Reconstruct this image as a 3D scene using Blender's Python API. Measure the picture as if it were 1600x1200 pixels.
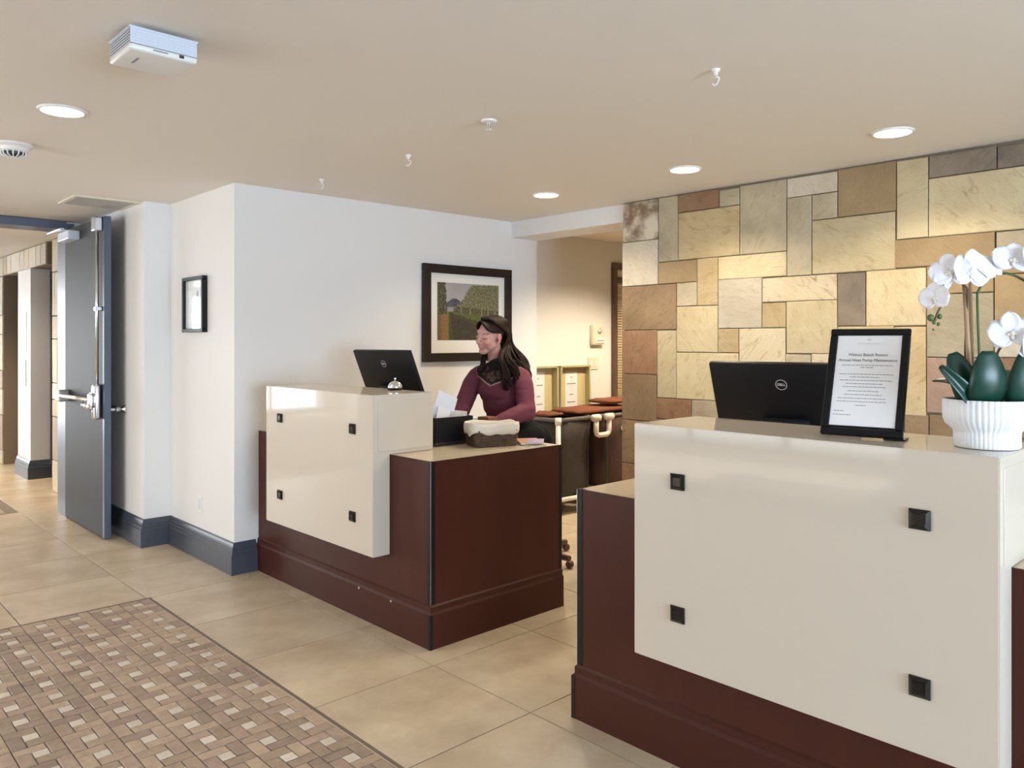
import bpy, bmesh, math, random
from mathutils import Vector, Matrix, noise as mnoise
R = math.radians
sc = bpy.context.scene
COL = sc.collection
for o in list(bpy.data.objects):
    bpy.data.objects.remove(o)
random.seed(7)

# ------------------------------------------------------------------ camera
cam = bpy.data.objects.new('camera', bpy.data.cameras.new('camera'))
COL.objects.link(cam)
cam.location = (0, 0, 1.44)
cam.rotation_euler = (R(90), 0, R(-43.37))
cam.data.sensor_width = 36
cam.data.lens = 36 * 1231 / 1600
cam.data.shift_y = -67 / 1600
cam.data.clip_start = 0.05
sc.camera = cam

# ------------------------------------------------------------------ world, light, exposure
world = bpy.data.worlds.new('world'); sc.world = world
world.use_nodes = True
bg = world.node_tree.nodes['Background']
bg.inputs[0].default_value = (0.80, 0.90, 1.0, 1)
bg.inputs[1].default_value = 1.6
sc.view_settings.view_transform = 'Standard'
sc.view_settings.look = 'None'
sc.view_settings.gamma = 1
sc.view_settings.exposure = 0.80
sc.view_settings.use_curve_mapping = False
sc.cycles.max_bounces = 10
sc.cycles.diffuse_bounces = 6
sc.cycles.sample_clamp_indirect = 8
sc.cycles.caustics_reflective = False
sc.cycles.caustics_refractive = False

def area_light(name, loc, aim, sx, sy, power, col):
    l = bpy.data.lights.new(name, 'AREA'); l.shape = 'RECTANGLE'
    l.size, l.size_y, l.energy, l.color = sx, sy, power, col
    o = bpy.data.objects.new(name, l); COL.objects.link(o)
    o.location = loc
    o.rotation_euler = Vector(aim).to_track_quat('-Z', 'Y').to_euler()
    return o
# daylight entering through the three glazed walls (windows themselves are built below)
area_light('daylight_front_windows', (0.9, -4.45, 1.02), (0, 1, 0), 4.2, 1.7, 255, (0.62, 0.80, 1.0))
area_light('daylight_side_windows', (-4.65, 5.2, 1.25), (1, 0, 0), 3.9, 2.1, 52, (0.92, 0.96, 1.0))
area_light('daylight_lobby_window', (-1.6, 14.6, 1.2), (0, -1, 0), 4.6, 2.2, 170, (0.95, 0.98, 1.0))
sun = bpy.data.objects.new('sun', bpy.data.lights.new('sun', 'SUN')); COL.objects.link(sun)
sun.data.energy = 14.0; sun.data.angle = R(0.6); sun.data.color = (1.0, 0.95, 0.86)
sun.rotation_euler = Vector((0.66, -0.10, -0.74)).to_track_quat('-Z', 'Y').to_euler()

# ------------------------------------------------------------------ material helpers
MATS = {}
def mat(name, col, rough=0.5, metal=0.0, var=None, bump=None, coat=0.0, objvar=0.0, stretch=(1, 1, 1), spec=None, trans=0.0, emit=None, attr=None, aniso_detail=4):
    """var = (colour2, noise scale, contrast); bump = (scale, strength)"""
    m = bpy.data.materials.new(name); m.use_nodes = True
    nt = m.node_tree; N = nt.nodes; L = nt.links
    b = N['Principled BSDF']
    b.inputs['Base Color'].default_value = (*col, 1)
    b.inputs['Roughness'].default_value = rough
    b.inputs['Metallic'].default_value = metal
    if coat:
        b.inputs['Coat Weight'].default_value = coat
        b.inputs['Coat Roughness'].default_value = 0.04
    if spec is not None: b.inputs['Specular IOR Level'].default_value = spec
    if trans: b.inputs['Transmission Weight'].default_value = trans
    if emit:
        b.inputs['Emission Color'].default_value = (*emit[0], 1); b.inputs['Emission Strength'].default_value = emit[1]
    vec = None
    if var or bump:
        tc = N.new('ShaderNodeTexCoord'); oi = N.new('ShaderNodeObjectInfo')
        mul = N.new('ShaderNodeMath'); mul.operation = 'MULTIPLY'; mul.inputs[1].default_value = 53.0
        L.new(oi.outputs['Random'], mul.inputs[0])
        add = N.new('ShaderNodeVectorMath'); add.operation = 'ADD'
        L.new(tc.outputs['Object'], add.inputs[0]); L.new(mul.outputs[0], add.inputs[1])
        mp = N.new('ShaderNodeMapping'); mp.inputs['Scale'].default_value = stretch
        L.new(add.outputs[0], mp.inputs[0]); vec = mp.outputs[0]
    src = None
    if attr:
        at = N.new('ShaderNodeVertexColor'); at.layer_name = attr; src = at.outputs[0]
        L.new(src, b.inputs['Base Color'])
    if var:
        nz = N.new('ShaderNodeTexNoise'); nz.inputs['Scale'].default_value = var[1]; nz.inputs['Detail'].default_value = 8
        nz.inputs['Roughness'].default_value = 0.62
        L.new(vec, nz.inputs['Vector'])
        rp = N.new('ShaderNodeValToRGB'); c = var[2]
        rp.color_ramp.elements[0].position = 0.5 - c; rp.color_ramp.elements[1].position = 0.5 + c
        rp.color_ramp.elements[0].color = (*col, 1); rp.color_ramp.elements[1].color = (*var[0], 1)
        L.new(nz.outputs[0], rp.inputs[0]); src = rp.outputs[0]
        L.new(src, b.inputs['Base Color'])
    if objvar:
        oi2 = N.new('ShaderNodeObjectInfo'); hs = N.new('ShaderNodeHueSaturation')
        mr = N.new('ShaderNodeMapRange'); mr.inputs[3].default_value = 1 - objvar; mr.inputs[4].default_value = 1 + objvar
        L.new(oi2.outputs['Random'], mr.inputs[0]); L.new(mr.outputs[0], hs.inputs['Value'])
        if src: L.new(src, hs.inputs['Color'])
        else: hs.inputs['Color'].default_value = (*col, 1)
        L.new(hs.outputs[0], b.inputs['Base Color'])
    if bump:
        n2 = N.new('ShaderNodeTexNoise'); n2.inputs['Scale'].default_value = bump[0]; n2.inputs['Detail'].default_value = 6
        L.new(vec, n2.inputs['Vector'])
        bp = N.new('ShaderNodeBump'); bp.inputs['Strength'].default_value = bump[1]; bp.inputs['Distance'].default_value = 0.01
        L.new(n2.outputs[0], bp.inputs['Height']); L.new(bp.outputs[0], b.inputs['Normal'])
    MATS[name] = m
    return m

mat('wall_paint', (0.78, 0.77, 0.76), 0.6, bump=(180, 0.04))
mat('ceiling_paint', (0.785, 0.74, 0.675), 0.75, bump=(140, 0.06))
mat('floor_tile', (0.49, 0.385, 0.26), 0.36, var=((0.64, 0.535, 0.39), 3.6, 0.15), bump=(9, 0.05), objvar=0.05)
mat('grout', (0.24, 0.19, 0.145), 0.85)
mat('mosaic_grout', (0.16, 0.12, 0.09), 0.9)
mat('mosaic_brown', (0.34, 0.245, 0.17), 0.55, var=((0.47, 0.365, 0.27), 22, 0.25), bump=(45, 0.5), objvar=0.22)
mat('mosaic_rose', (0.31, 0.215, 0.165), 0.55, var=((0.43, 0.325, 0.255), 22, 0.25), bump=(45, 0.5), objvar=0.22)
mat('mosaic_light', (0.60, 0.53, 0.44), 0.5, var=((0.70, 0.63, 0.54), 30, 0.25), bump=(60, 0.2), objvar=0.08)
mat('mosaic_edge', (0.17, 0.125, 0.095), 0.6)
mat('grey_trim', (0.050, 0.058, 0.078), 0.38)
mat('door_paint', (0.055, 0.055, 0.059), 0.55, spec=0.12, bump=(300, 0.03))
mat('door_edge', (0.075, 0.095, 0.14), 0.35)
mat('lift_steel', (0.040, 0.044, 0.055), 0.4)
mat('chrome', (0.80, 0.82, 0.84), 0.16, 1.0)
mat('brushed', (0.62, 0.63, 0.64), 0.33, 1.0)
mat('satin_bar', (0.75, 0.74, 0.70), 0.30, 0.85)
mat('laminate_white', (0.64, 0.57, 0.475), 0.45, coat=0.65, spec=0.08)
mat('mahogany', (0.050, 0.012, 0.007), 0.38, var=((0.076, 0.019, 0.011), 3.0, 0.3), stretch=(2, 2, 0.35), coat=0.05, spec=0.22)
mat('mahogany_trim', (0.056, 0.014, 0.008), 0.38, coat=0.05, spec=0.22)
mat('desktop', (0.64, 0.55, 0.41), 0.22, var=((0.69, 0.60, 0.46), 60, 0.3))
mat('black_metal', (0.007, 0.006, 0.007), 0.4, spec=0.3)
mat('stud_metal', (0.035, 0.030, 0.026), 0.2, 0.75)
mat('screw', (0.75, 0.66, 0.55), 0.3, 0.8)
mat('mortar', (0.20, 0.155, 0.105), 0.9)
def stone(name, a, b, s=5.0, c=0.2, st=(1, 1, 1), vein=(0.30, 0.19, 0.10), va=0.55):
    """slate: cloudy two-tone body, dark mineral veins that run along a per-piece direction, cleft relief"""
    m = mat(name, a, 0.55, var=(b, s, c), objvar=0.13, stretch=st)
    nt = m.node_tree; N = nt.nodes; L = nt.links; bs = N['Principled BSDF']
    vec = [n for n in N if n.type == 'MAPPING'][0].outputs[0]
    col = bs.inputs['Base Color'].links[0].from_socket
    oi = N.new('ShaderNodeObjectInfo'); rt = N.new('ShaderNodeVectorRotate'); rt.rotation_type = 'Z_AXIS'
    mu = N.new('ShaderNodeMath'); mu.operation = 'MULTIPLY'; mu.inputs[1].default_value = 6.28
    L.new(oi.outputs['Random'], mu.inputs[0]); L.new(mu.outputs[0], rt.inputs['Angle']); L.new(vec, rt.inputs['Vector'])
    mp = N.new('ShaderNodeMapping'); mp.inputs['Scale'].default_value = (3.0, 9.0, 3.0); L.new(rt.outputs[0], mp.inputs[0])
    nz = N.new('ShaderNodeTexNoise'); nz.inputs['Scale'].default_value = 2.2; nz.inputs['Detail'].default_value = 9; nz.inputs['Distortion'].default_value = 1.4; nz.inputs['Roughness'].default_value = 0.7
    L.new(mp.outputs[0], nz.inputs['Vector'])
    rp = N.new('ShaderNodeValToRGB'); e0, e1 = rp.color_ramp.elements
    e0.position = 0.53; e0.color = (0, 0, 0, 1); e1.position = 0.66; e1.color = (va, va, va, 1)
    L.new(nz.outputs[0], rp.inputs[0])
    mx = N.new('ShaderNodeMix'); mx.data_type = 'RGBA'; L.new(rp.outputs[0], mx.inputs['Factor']); L.new(col, mx.inputs['A']); mx.inputs['B'].default_value = (*vein, 1)
    L.new(mx.outputs['Result'], bs.inputs['Base Color'])
    n2 = N.new('ShaderNodeTexNoise'); n2.inputs['Scale'].default_value = 4.0; n2.inputs['Detail'].default_value = 10; n2.inputs['Roughness'].default_value = 0.66
    L.new(mp.outputs[0], n2.inputs['Vector'])
    bp = N.new('ShaderNodeBump'); bp.inputs['Strength'].default_value = 0.55; bp.inputs['Distance'].default_value = 0.012
    L.new(n2.outputs[0], bp.inputs['Height']); L.new(bp.outputs[0], bs.inputs['Normal'])
    return m
stone('stone_cream', (0.48, 0.39, 0.225), (0.62, 0.525, 0.335))
stone('stone_gold', (0.43, 0.31, 0.15), (0.55, 0.44, 0.255), 4, va=0.6)
stone('stone_tan', (0.28, 0.185, 0.088), (0.38, 0.275, 0.145), 4, va=0.35)
stone('stone_grey', (0.33, 0.28, 0.185), (0.49, 0.42, 0.29), 4, va=0.4)
stone('stone_dark', (0.16, 0.125, 0.09), (0.28, 0.225, 0.165), 5, vein=(.10, .08, .06))
stone('stone_rust', (0.26, 0.125, 0.065), (0.37, 0.23, 0.125), 6, vein=(.13, .07, .04))
stone('stone_brown', (0.21, 0.135, 0.07), (0.31, 0.21, 0.115), 4, vein=(.12, .08, .045))
stone('stone_pink', (0.33, 0.21, 0.15), (0.41, 0.29, 0.215), 5)
stone('stone_pale', (0.52, 0.455, 0.345), (0.63, 0.565, 0.45), 5, va=0.35)
stone('stone_veined', (0.53, 0.44, 0.28), (0.60, 0.52, 0.37), 6, va=0.85, vein=(.26, .15, .07))
mat('stone_split', (0.22, 0.14, 0.085), 0.55, var=((0.64, 0.56, 0.44), 4, 0.06), bump=(14, 0.4))
mat('white_plastic', (0.80, 0.79, 0.76), 0.35)
mat('vent_grey', (0.42, 0.40, 0.37), 0.5)
mat('cream_plastic', (0.74, 0.68, 0.55), 0.4)
mat('cool_plastic', (0.62, 0.66, 0.74), 0.4)
mat('dark_slot', (0.045, 0.05, 0.065), 0.6)
mat('pvc', (0.83, 0.79, 0.70), 0.35)
mat('black_plastic', (0.007, 0.007, 0.009), 0.45, spec=0.25)
mat('charcoal_plastic', (0.020, 0.021, 0.024), 0.4, spec=0.3)
mat('print_grey', (0.30, 0.30, 0.33), 0.6)
mat('print_black', (0.03, 0.03, 0.035), 0.6)
mat('paper', (0.86, 0.86, 0.88), 0.6)
mat('paper_blue', (0.74, 0.79, 0.88), 0.55)
mat('glass_cover', (1, 1, 1), 0.03, trans=1.0, spec=0.5)
mat('frame_espresso', (0.022, 0.015, 0.012), 0.4, spec=0.3, bump=(60, 0.05))
mat('frame_black', (0.006, 0.006, 0.007), 0.4, spec=0.25)
mat('matboard', (0.82, 0.80, 0.75), 0.7, coat=0.25)
mat('logo_silver', (0.70, 0.71, 0.72), 0.4, 0.3)

# ------------------------------------------------------------------ mesh helpers
class MB:
    def __init__(s): s.v = []; s.f = []
    def add(s, vs, fs):
        k = len(s.v); s.v += [tuple(v) for v in vs]; s.f += [tuple(i + k for i in f) for f in fs]; return s
    def box(s, x0, x1, y0, y1, z0, z1):
        return s.add([(x0, y0, z0), (x1, y0, z0), (x1, y1, z0), (x0, y1, z0), (x0, y0, z1), (x1, y0, z1), (x1, y1, z1), (x0, y1, z1)],
                     [(0, 3, 2, 1), (4, 5, 6, 7), (0, 1, 5, 4), (1, 2, 6, 5), (2, 3, 7, 6), (3, 0, 4, 7)])
    def bbox(s, x0, x1, y0, y1, z0, z1, b=0.004, seg=2):
        bm = bmesh.new()
        t = MB().box(x0, x1, y0, y1, z0, z1)
        vs = [bm.verts.new(v) for v in t.v]
        for f in t.f: bm.faces.new([vs[i] for i in f])
        bmesh.ops.bevel(bm, geom=bm.edges[:], offset=b, segments=seg, affect='EDGES', profile=0.5)
        bm.verts.index_update()
        s.add([v.co[:] for v in bm.verts], [[v.index for v in f.verts] for f in bm.faces]); bm.free(); return s
    def prism(s, prof, p0, p1, up=(0, 0, 1), side=None):
        """extrude closed profile [(a,b)] (a along side, b along up) from p0 to p1"""
        p0 = Vector(p0); p1 = Vector(p1); d = (p1 - p0).normalized(); up = Vector(up)
        sd = Vector(side) if side else d.cross(up)
        n = len(prof)
        vs = [p0 + sd * a + up * b for a, b in prof] + [p1 + sd * a + up * b for a, b in prof]
        fs = [(i, (i + 1) % n, n + (i + 1) % n, n + i) for i in range(n)] + [tuple(range(n))[::-1], tuple(range(n, 2 * n))]
        return s.add(vs, fs)
    def tube(s, pts, r, seg=10, cap=True, flat=1.0):
        pts = [Vector(p) for p in pts]; n = len(pts)
        rr = r if isinstance(r, (list, tuple)) else [r] * n
        prev = None; rings = []
        for i, p in enumerate(pts):
            d = (pts[min(i + 1, n - 1)] - pts[max(i - 1, 0)]).normalized()
            if prev is None:
                a = d.orthogonal().normalized()
            else:
                a = (prev - d * prev.dot(d))
                a = a.normalized() if a.length > 1e-6 else d.orthogonal().normalized()
            prev = a; b = d.cross(a)
            rings.append([p + (a * math.cos(t) + b * math.sin(t) * flat) * rr[i] for t in [2 * math.pi * k / seg for k in range(seg)]])
        vs = [v for rg in rings for v in rg]; fs = []
        for i in range(n - 1):
            for k in range(seg):
                k2 = (k + 1) % seg
                fs.append((i * seg + k, i * seg + k2, (i + 1) * seg + k2, (i + 1) * seg + k))
        if cap:
            fs.append(tuple(range(seg))[::-1]); fs.append(tuple((n - 1) * seg + k for k in range(seg)))
        return s.add(vs, fs)
    def lathe(s, prof, c=(0, 0, 0), seg=32, mod=None):
        vs = []; fs = []; n = len(prof)
        for k in range(seg):
            t = 2 * math.pi * k / seg
            for i, (r, z) in enumerate(prof):
                q = r * (mod(t, i) if mod else 1)
                vs.append((c[0] + q * math.cos(t), c[1] + q * math.sin(t), c[2] + z))
        for k in range(seg):
            k2 = (k + 1) % seg
            for i in range(n - 1):
                fs.append((k * n + i, k2 * n + i, k2 * n + i + 1, k * n + i + 1))
        return s.add(vs, fs)
    def ball(s, c, r, seg=16, rings=10, sc3=(1, 1, 1)):
        vs = []; fs = []
        for i in range(rings + 1):
            th = math.pi * i / rings
            for k in range(seg):
                ph = 2 * math.pi * k / seg
                vs.append((c[0] + r * sc3[0] * math.sin(th) * math.cos(ph), c[1] + r * sc3[1] * math.sin(th) * math.sin(ph), c[2] + r * sc3[2] * math.cos(th)))
        for i in range(rings):
            for k in range(seg):
                k2 = (k + 1) % seg
                fs.append((i * seg + k, (i + 1) * seg + k, (i + 1) * seg + k2, i * seg + k2))
        return s.add(vs, fs)
    def xf(s, M):
        s.v = [tuple(M @ Vector(v)) for v in s.v]; return s
    def mesh(s, name, m, smooth=None):
        me = bpy.data.meshes.new(name); me.from_pydata(s.v, [], s.f)
        bm = bmesh.new(); bm.from_mesh(me)
        bmesh.ops.remove_doubles(bm, verts=bm.verts[:], dist=1e-6)
        bmesh.ops.recalc_face_normals(bm, faces=bm.faces[:]); bm.to_mesh(me); bm.free()
        if m: me.materials.append(MATS[m] if isinstance(m, str) else m)
        if smooth:
            me.polygons.foreach_set('use_smooth', [True] * len(me.polygons))
            if smooth is not True: me.set_sharp_from_angle(angle=R(smooth))
        return me
    def build(s, name, m, parent=None, smooth=None):
        return link(name, s.mesh(name, m, smooth), parent)
def link(name, me, parent=None, loc=None):
    o = bpy.data.objects.new(name, me); COL.objects.link(o)
    if parent: o.parent = parent
    if loc is not None: o.location = loc
    return o
def tag(o, label=None, cat=None, group=None, kind=None):
    if label: o['label'] = label
    if cat: o['category'] = cat
    if group: o['group'] = group
    if kind: o['kind'] = kind
    return o
def thing(name, label, cat, loc=(0, 0, 0), rz=0.0, group=None, rot=None):
    o = bpy.data.objects.new(name, None); COL.objects.link(o)
    o.empty_display_size = 0.1; o.location = loc; o.rotation_euler = rot if rot else (0, 0, rz)
    return tag(o, label, cat, group)
def struct(name, mb, m, label=None, smooth=None):
    o = mb.build(name, m, None, smooth); o['kind'] = 'structure'
    if label: o['label'] = label
    return o
def text_mesh(name, body, size, m, parent, M, bold=0.0):
    cu = bpy.data.curves.new(name, 'FONT'); cu.body = body; cu.size = size; cu.align_x = 'CENTER'; cu.align_y = 'CENTER'
    cu.extrude = 0.0003; cu.offset = bold; cu.resolution_u = 3
    t = bpy.data.objects.new(name, cu); COL.objects.link(t)
    dg = bpy.context.evaluated_depsgraph_get(); dg.update()
    me = bpy.data.meshes.new_from_object(t.evaluated_get(dg)); bpy.data.objects.remove(t)
    me.transform(M); me.materials.clear(); me.materials.append(MATS[m])
    return link(name, me, parent)
def slab_mesh(name, w, d, h, ch, m, jit=0.0, rng=None):
    """chamfered slab, top at z=0, centred"""
    a, b = w / 2, d / 2
    mb = MB()
    r = (lambda: rng.uniform(-jit, jit)) if rng else (lambda: 0.0)
    vs = [(x, y, -h) for x, y in ((-a, -b), (a, -b), (a, b), (-a, b))] + [(x, y, -ch) for x, y in ((-a, -b), (a, -b), (a, b), (-a, b))] + \
         [(x + r(), y + r(), 0 + r() * 0.6) for x, y in ((-a + ch, -b + ch), (a - ch, -b + ch), (a - ch, b - ch), (-a + ch, b - ch))]
    fs = [(0, 3, 2, 1)] + [(i, (i + 1) % 4, 4 + (i + 1) % 4, 4 + i) for i in range(4)] + [(4 + i, 4 + (i + 1) % 4, 8 + (i + 1) % 4, 8 + i) for i in range(4)] + [(8, 9, 10, 11)]
    mb.add(vs, fs)
    return mb.mesh(name, m)

ZC = 2.42          # ceiling height
XS = 4.43          # stone wall face
# ------------------------------------------------------------------ floor
floor = struct('floor', MB().box(-4.8, 8.0, -4.8, 15.2, -0.25, -0.008), 'grout')
T = 0.6096
tm = slab_mesh('tile', T - 0.006, T - 0.006, 0.02, 0.0006, 'floor_tile')
X0, Y0 = 2.150, 2.172       # a measured joint crossing
MOSX, MOSY = 1.562, 4.615   # right and far edge of the mosaic inlay
rest = []
def proj(x, y):
    d = 0.6868 * y * 0 + 0.6868 * x + 0.7269 * y
    r = 0.7269 * x - 0.6868 * y
    return (800 + 1231 * r / d, 533 + 1231 * 1.44 / d, d) if d > 0.2 else (None, None, d)
for i in range(-12, 10):
    for j in range(-11, 22):
        cx = X0 + (i + 0.5) * T; cy = Y0 + (j + 0.5) * T
        if cx > 8 or cy > 15 or cx < -4.6 or cy < -4.5: continue
        if cx < MOSX and cx > -3.4 and cy < MOSY: continue                     # mosaic inlay
        if cx < 1.45 and cx > -3.4 and cy > 7.6: continue                      # mosaic inlay of the lobby
        u, v, d = proj(cx, cy)
        if u is not None and -220 < u < 1000 and v < 1500 and d < 14:
            link('floor_tile', tm, floor, (cx, cy, 0))
        else:
            rest.append((cx, cy))
mb = MB()
for cx, cy in rest:
    mb.box(cx - T / 2 + .0025, cx + T / 2 - .0025, cy - T / 2 + .0025, cy + T / 2 - .0025, -0.02, 0)
tag(mb.build('outer_tiles', 'floor_tile', floor), kind='stuff')
# mosaic inlay: pinwheels of four oblong stones round a pale square
L = 0.1545; a3 = L / 3
g = 0.0035
sq = [slab_mesh('mosaic_tile', a3 - g, a3 - g, 0.012, 0.002, 'mosaic_light')]
def pin_mesh(w, d): return [slab_mesh('mosaic_tile', w - g, d - g, 0.012, 0.0025, m, 0.0015, random) for m in ('mosaic_brown', 'mosaic_brown', 'mosaic_rose')]
ph = pin_mesh(2 * a3, a3); pv = pin_mesh(a3, 2 * a3)
tag(MB().box(-3.4, MOSX, -4.6, MOSY, -0.02, -0.006).build('mosaic_bed', 'mosaic_grout', floor))
MB().box(MOSX - 0.016, MOSX, -4.6, MOSY, -0.012, 0.0005).build('mosaic_edge', 'mosaic_edge', floor)
MB().box(-3.4, MOSX, MOSY - 0.012, MOSY, -0.012, 0.0005).build('mosaic_edge', 'mosaic_edge', floor)
pieces = []
rg = random.Random(3)
def pinwheels(x_hi, y_lo, y_hi, nx):
    ny = int((y_hi - y_lo) / L)
    for i in range(nx):
        for j in range(ny):
            cx = x_hi - (i + 0.5) * L; cy = y_hi - (j + 0.5) * L
            pieces.append((cx, cy, 's'))
            pieces.append((cx - a3 / 2, cy + a3, 'h')); pieces.append((cx + a3 / 2, cy - a3, 'h'))
            pieces.append((cx + a3, cy + a3 / 2, 'v')); pieces.append((cx - a3, cy - a3 / 2, 'v'))
pinwheels(MOSX - 0.016, -1.0, MOSY - 0.012, 22)
MESHES = {'s': sq, 'h': ph, 'v': pv}
scored = []; far = []
for p in pieces:
    u, v, d = proj(p[0], p[1])
    if u is not None and -5 < u < 1605 and v < 1210: scored.append((d, p))
    else: far.append(p)
scored.sort(key=lambda t: t[0])
for d, p in scored[:300]:
    link('mosaic_tile', rg.choice(MESHES[p[2]]), floor, (p[0], p[1], 0))
far += [p for d, p in scored[300:]]
pieces = []
pinwheels(1.45, 7.61, 12.0, 8)
far += pieces
tag(MB().box(-3.4, 1.45, 7.6, 14.4, -0.02, -0.006).build('mosaic_bed', 'mosaic_grout', floor))
for mname, sel in (('mosaic_light', 's'), ('mosaic_brown', 'hv'), ('mosaic_rose', 'hv')):
    mb = MB()
    for p in far:
        if p[2] not in sel: continue
        if sel == 'hv' and ((hash((round(p[0], 3), round(p[1], 3))) % 3 == 0) != (mname == 'mosaic_rose')): continue
        w, dd = {'s': (a3, a3), 'h': (2 * a3, a3), 'v': (a3, 2 * a3)}[p[2]]
        mb.box(p[0] - w / 2 + g / 2, p[0] + w / 2 - g / 2, p[1] - dd / 2 + g / 2, p[1] + dd / 2 - g / 2, -0.012, 0)
    if mb.v: tag(mb.build('far_mosaic_tiles', mname, floor), kind='stuff')

# ------------------------------------------------------------------ ceiling and walls
struct('ceiling', MB().box(-4.8, 8.0, -4.8, 15.2, ZC, ZC + 0.2), 'ceiling_paint')
WY = 4.723; WX = 2.098
struct('wall_left', MB().box(WX, 4.75, WY, 5.6, 0, ZC), 'wall_paint', 'white wall behind the front desk with the vineyard picture')
struct('wall_jog', MB().box(WX, 4.75, 5.6, 5.78, 0, ZC), 'wall_paint', 'short white wall with the small black frame')
struct('wall_door_side', MB().box(1.915, 4.75, 5.78, 7.25, 0, ZC), 'wall_paint', 'white wall behind the open grey door')
struct('wall_far', MB().box(1.83, 4.75, 7.25, 7.42, 0, ZC).box(-4.8, -0.46, 7.25, 7.42, 0, ZC).box(-0.46, 1.83, 7.25, 7.42, 2.40, ZC), 'wall_paint')
struct('wall_office', MB().box(4.75, 8.0, 4.97, 5.12, 0, ZC), 'wall_paint', 'cream wall of the back office')
struct('wall_office_end', MB().box(7.85, 8.0, -4.8, 4.97, 0, ZC), 'wall_paint')
struct('wall_header', MB().box(4.455, 4.76, 3.5, WY, 2.292, ZC), 'wall_paint', 'white beam over the opening to the back office')
# outer walls with window openings (outside the frame, they let the daylight in)
struct('wall_front', MB().box(-4.8, 8.0, -4.3, -4.15, 0, 0.15).box(-4.8, 8.0, -4.3, -4.15, 1.9, ZC).box(-4.8, -1.3, -4.3, -4.15, 0.15, 1.9).box(3.1, 8.0, -4.3, -4.15, 0.15, 1.9), 'wall_paint')
struct('wall_side', MB().box(-4.5, -4.35, -4.3, 15, 0, 0.1).box(-4.5, -4.35, -4.3, 15, 2.32, ZC).box(-4.5, -4.35, -4.3, 3.2, 0.1, 2.32).box(-4.5, -4.35, 7.2, 15, 0.1, 2.32), 'wall_paint')
struct('wall_lobby_end', MB().box(-4.8, -4.0, 14.3, 14.45, 0, ZC).box(0.8, 4.75, 14.3, 14.45, 0, ZC).box(-4.0, 0.8, 14.3, 14.45, 2.3, ZC), 'wall_paint')
def window(name, p0, p1, z0, z1, n):
    w = MB(); p0 = Vector(p0); p1 = Vector(p1); d = (p1 - p0) / n
    for i in range(n + 1):
        q = p0 + d * i; w.box(q.x - .035, q.x + .035, q.y - .035, q.y + .035, z0, z1)
    for z in (z0 + .03, z1 - .03):
        w.box(min(p0.x, p1.x) - .03, max(p0.x, p1.x) + .03, min(p0.y, p1.y) - .03, max(p0.y, p1.y) + .03, z - .03, z + .03)
    return struct(name, w, 'grey_trim')
window('window_1', (-1.3, -4.22, 0), (3.1, -4.22, 0), 0.15, 1.9, 3)
window('window_2', (-4.42, 3.2, 0), (-4.42, 7.2, 0), 0.1, 2.32, 3)
window('window_3', (-4.0, 14.37, 0), (0.8, 14.37, 0), 0.0, 2.3, 4)

# profiled baseboards
BB = [(0, 0), (0.032, 0), (0.032, 0.122), (0.026, 0.128), (0.026, 0.146), (0.020, 0.152), (0.020, 0.163), (0.014, 0.172), (0.009, 0.186), (0.004, 0.193), (0, 0.193)]
def sweep(prof, path, normals):
    """mitred moulding: profile (out, up) along a plan polyline, one outward normal per segment"""
    mb = MB(); n = len(prof); vs = []; fs = []
    for i, p in enumerate(path):
        na = Vector(normals[max(i - 1, 0)]); nb = Vector(normals[min(i, len(normals) - 1)])
        m = (na + nb) / (1 + na.dot(nb))
        vs += [(p[0] + m.x * a, p[1] + m.y * a, b) for a, b in prof]
    for i in range(len(path) - 1):
        for k in range(n):
            k2 = (k + 1) % n
            fs.append((i * n + k, i * n + k2, (i + 1) * n + k2, (i + 1) * n + k))
    fs.append(tuple(range(n))); fs.append(tuple((len(path) - 1) * n + k for k in range(n))[::-1])
    return mb.add(vs, fs)
struct('baseboard_left', sweep(BB, [(2.236, WY), (WX, WY), (WX, 5.78), (1.915, 5.78), (1.915, 7.2)], [(0, -1), (-1, 0), (0, -1), (-1, 0)]), 'grey_trim', 'tall grey profiled baseboard')

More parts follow.
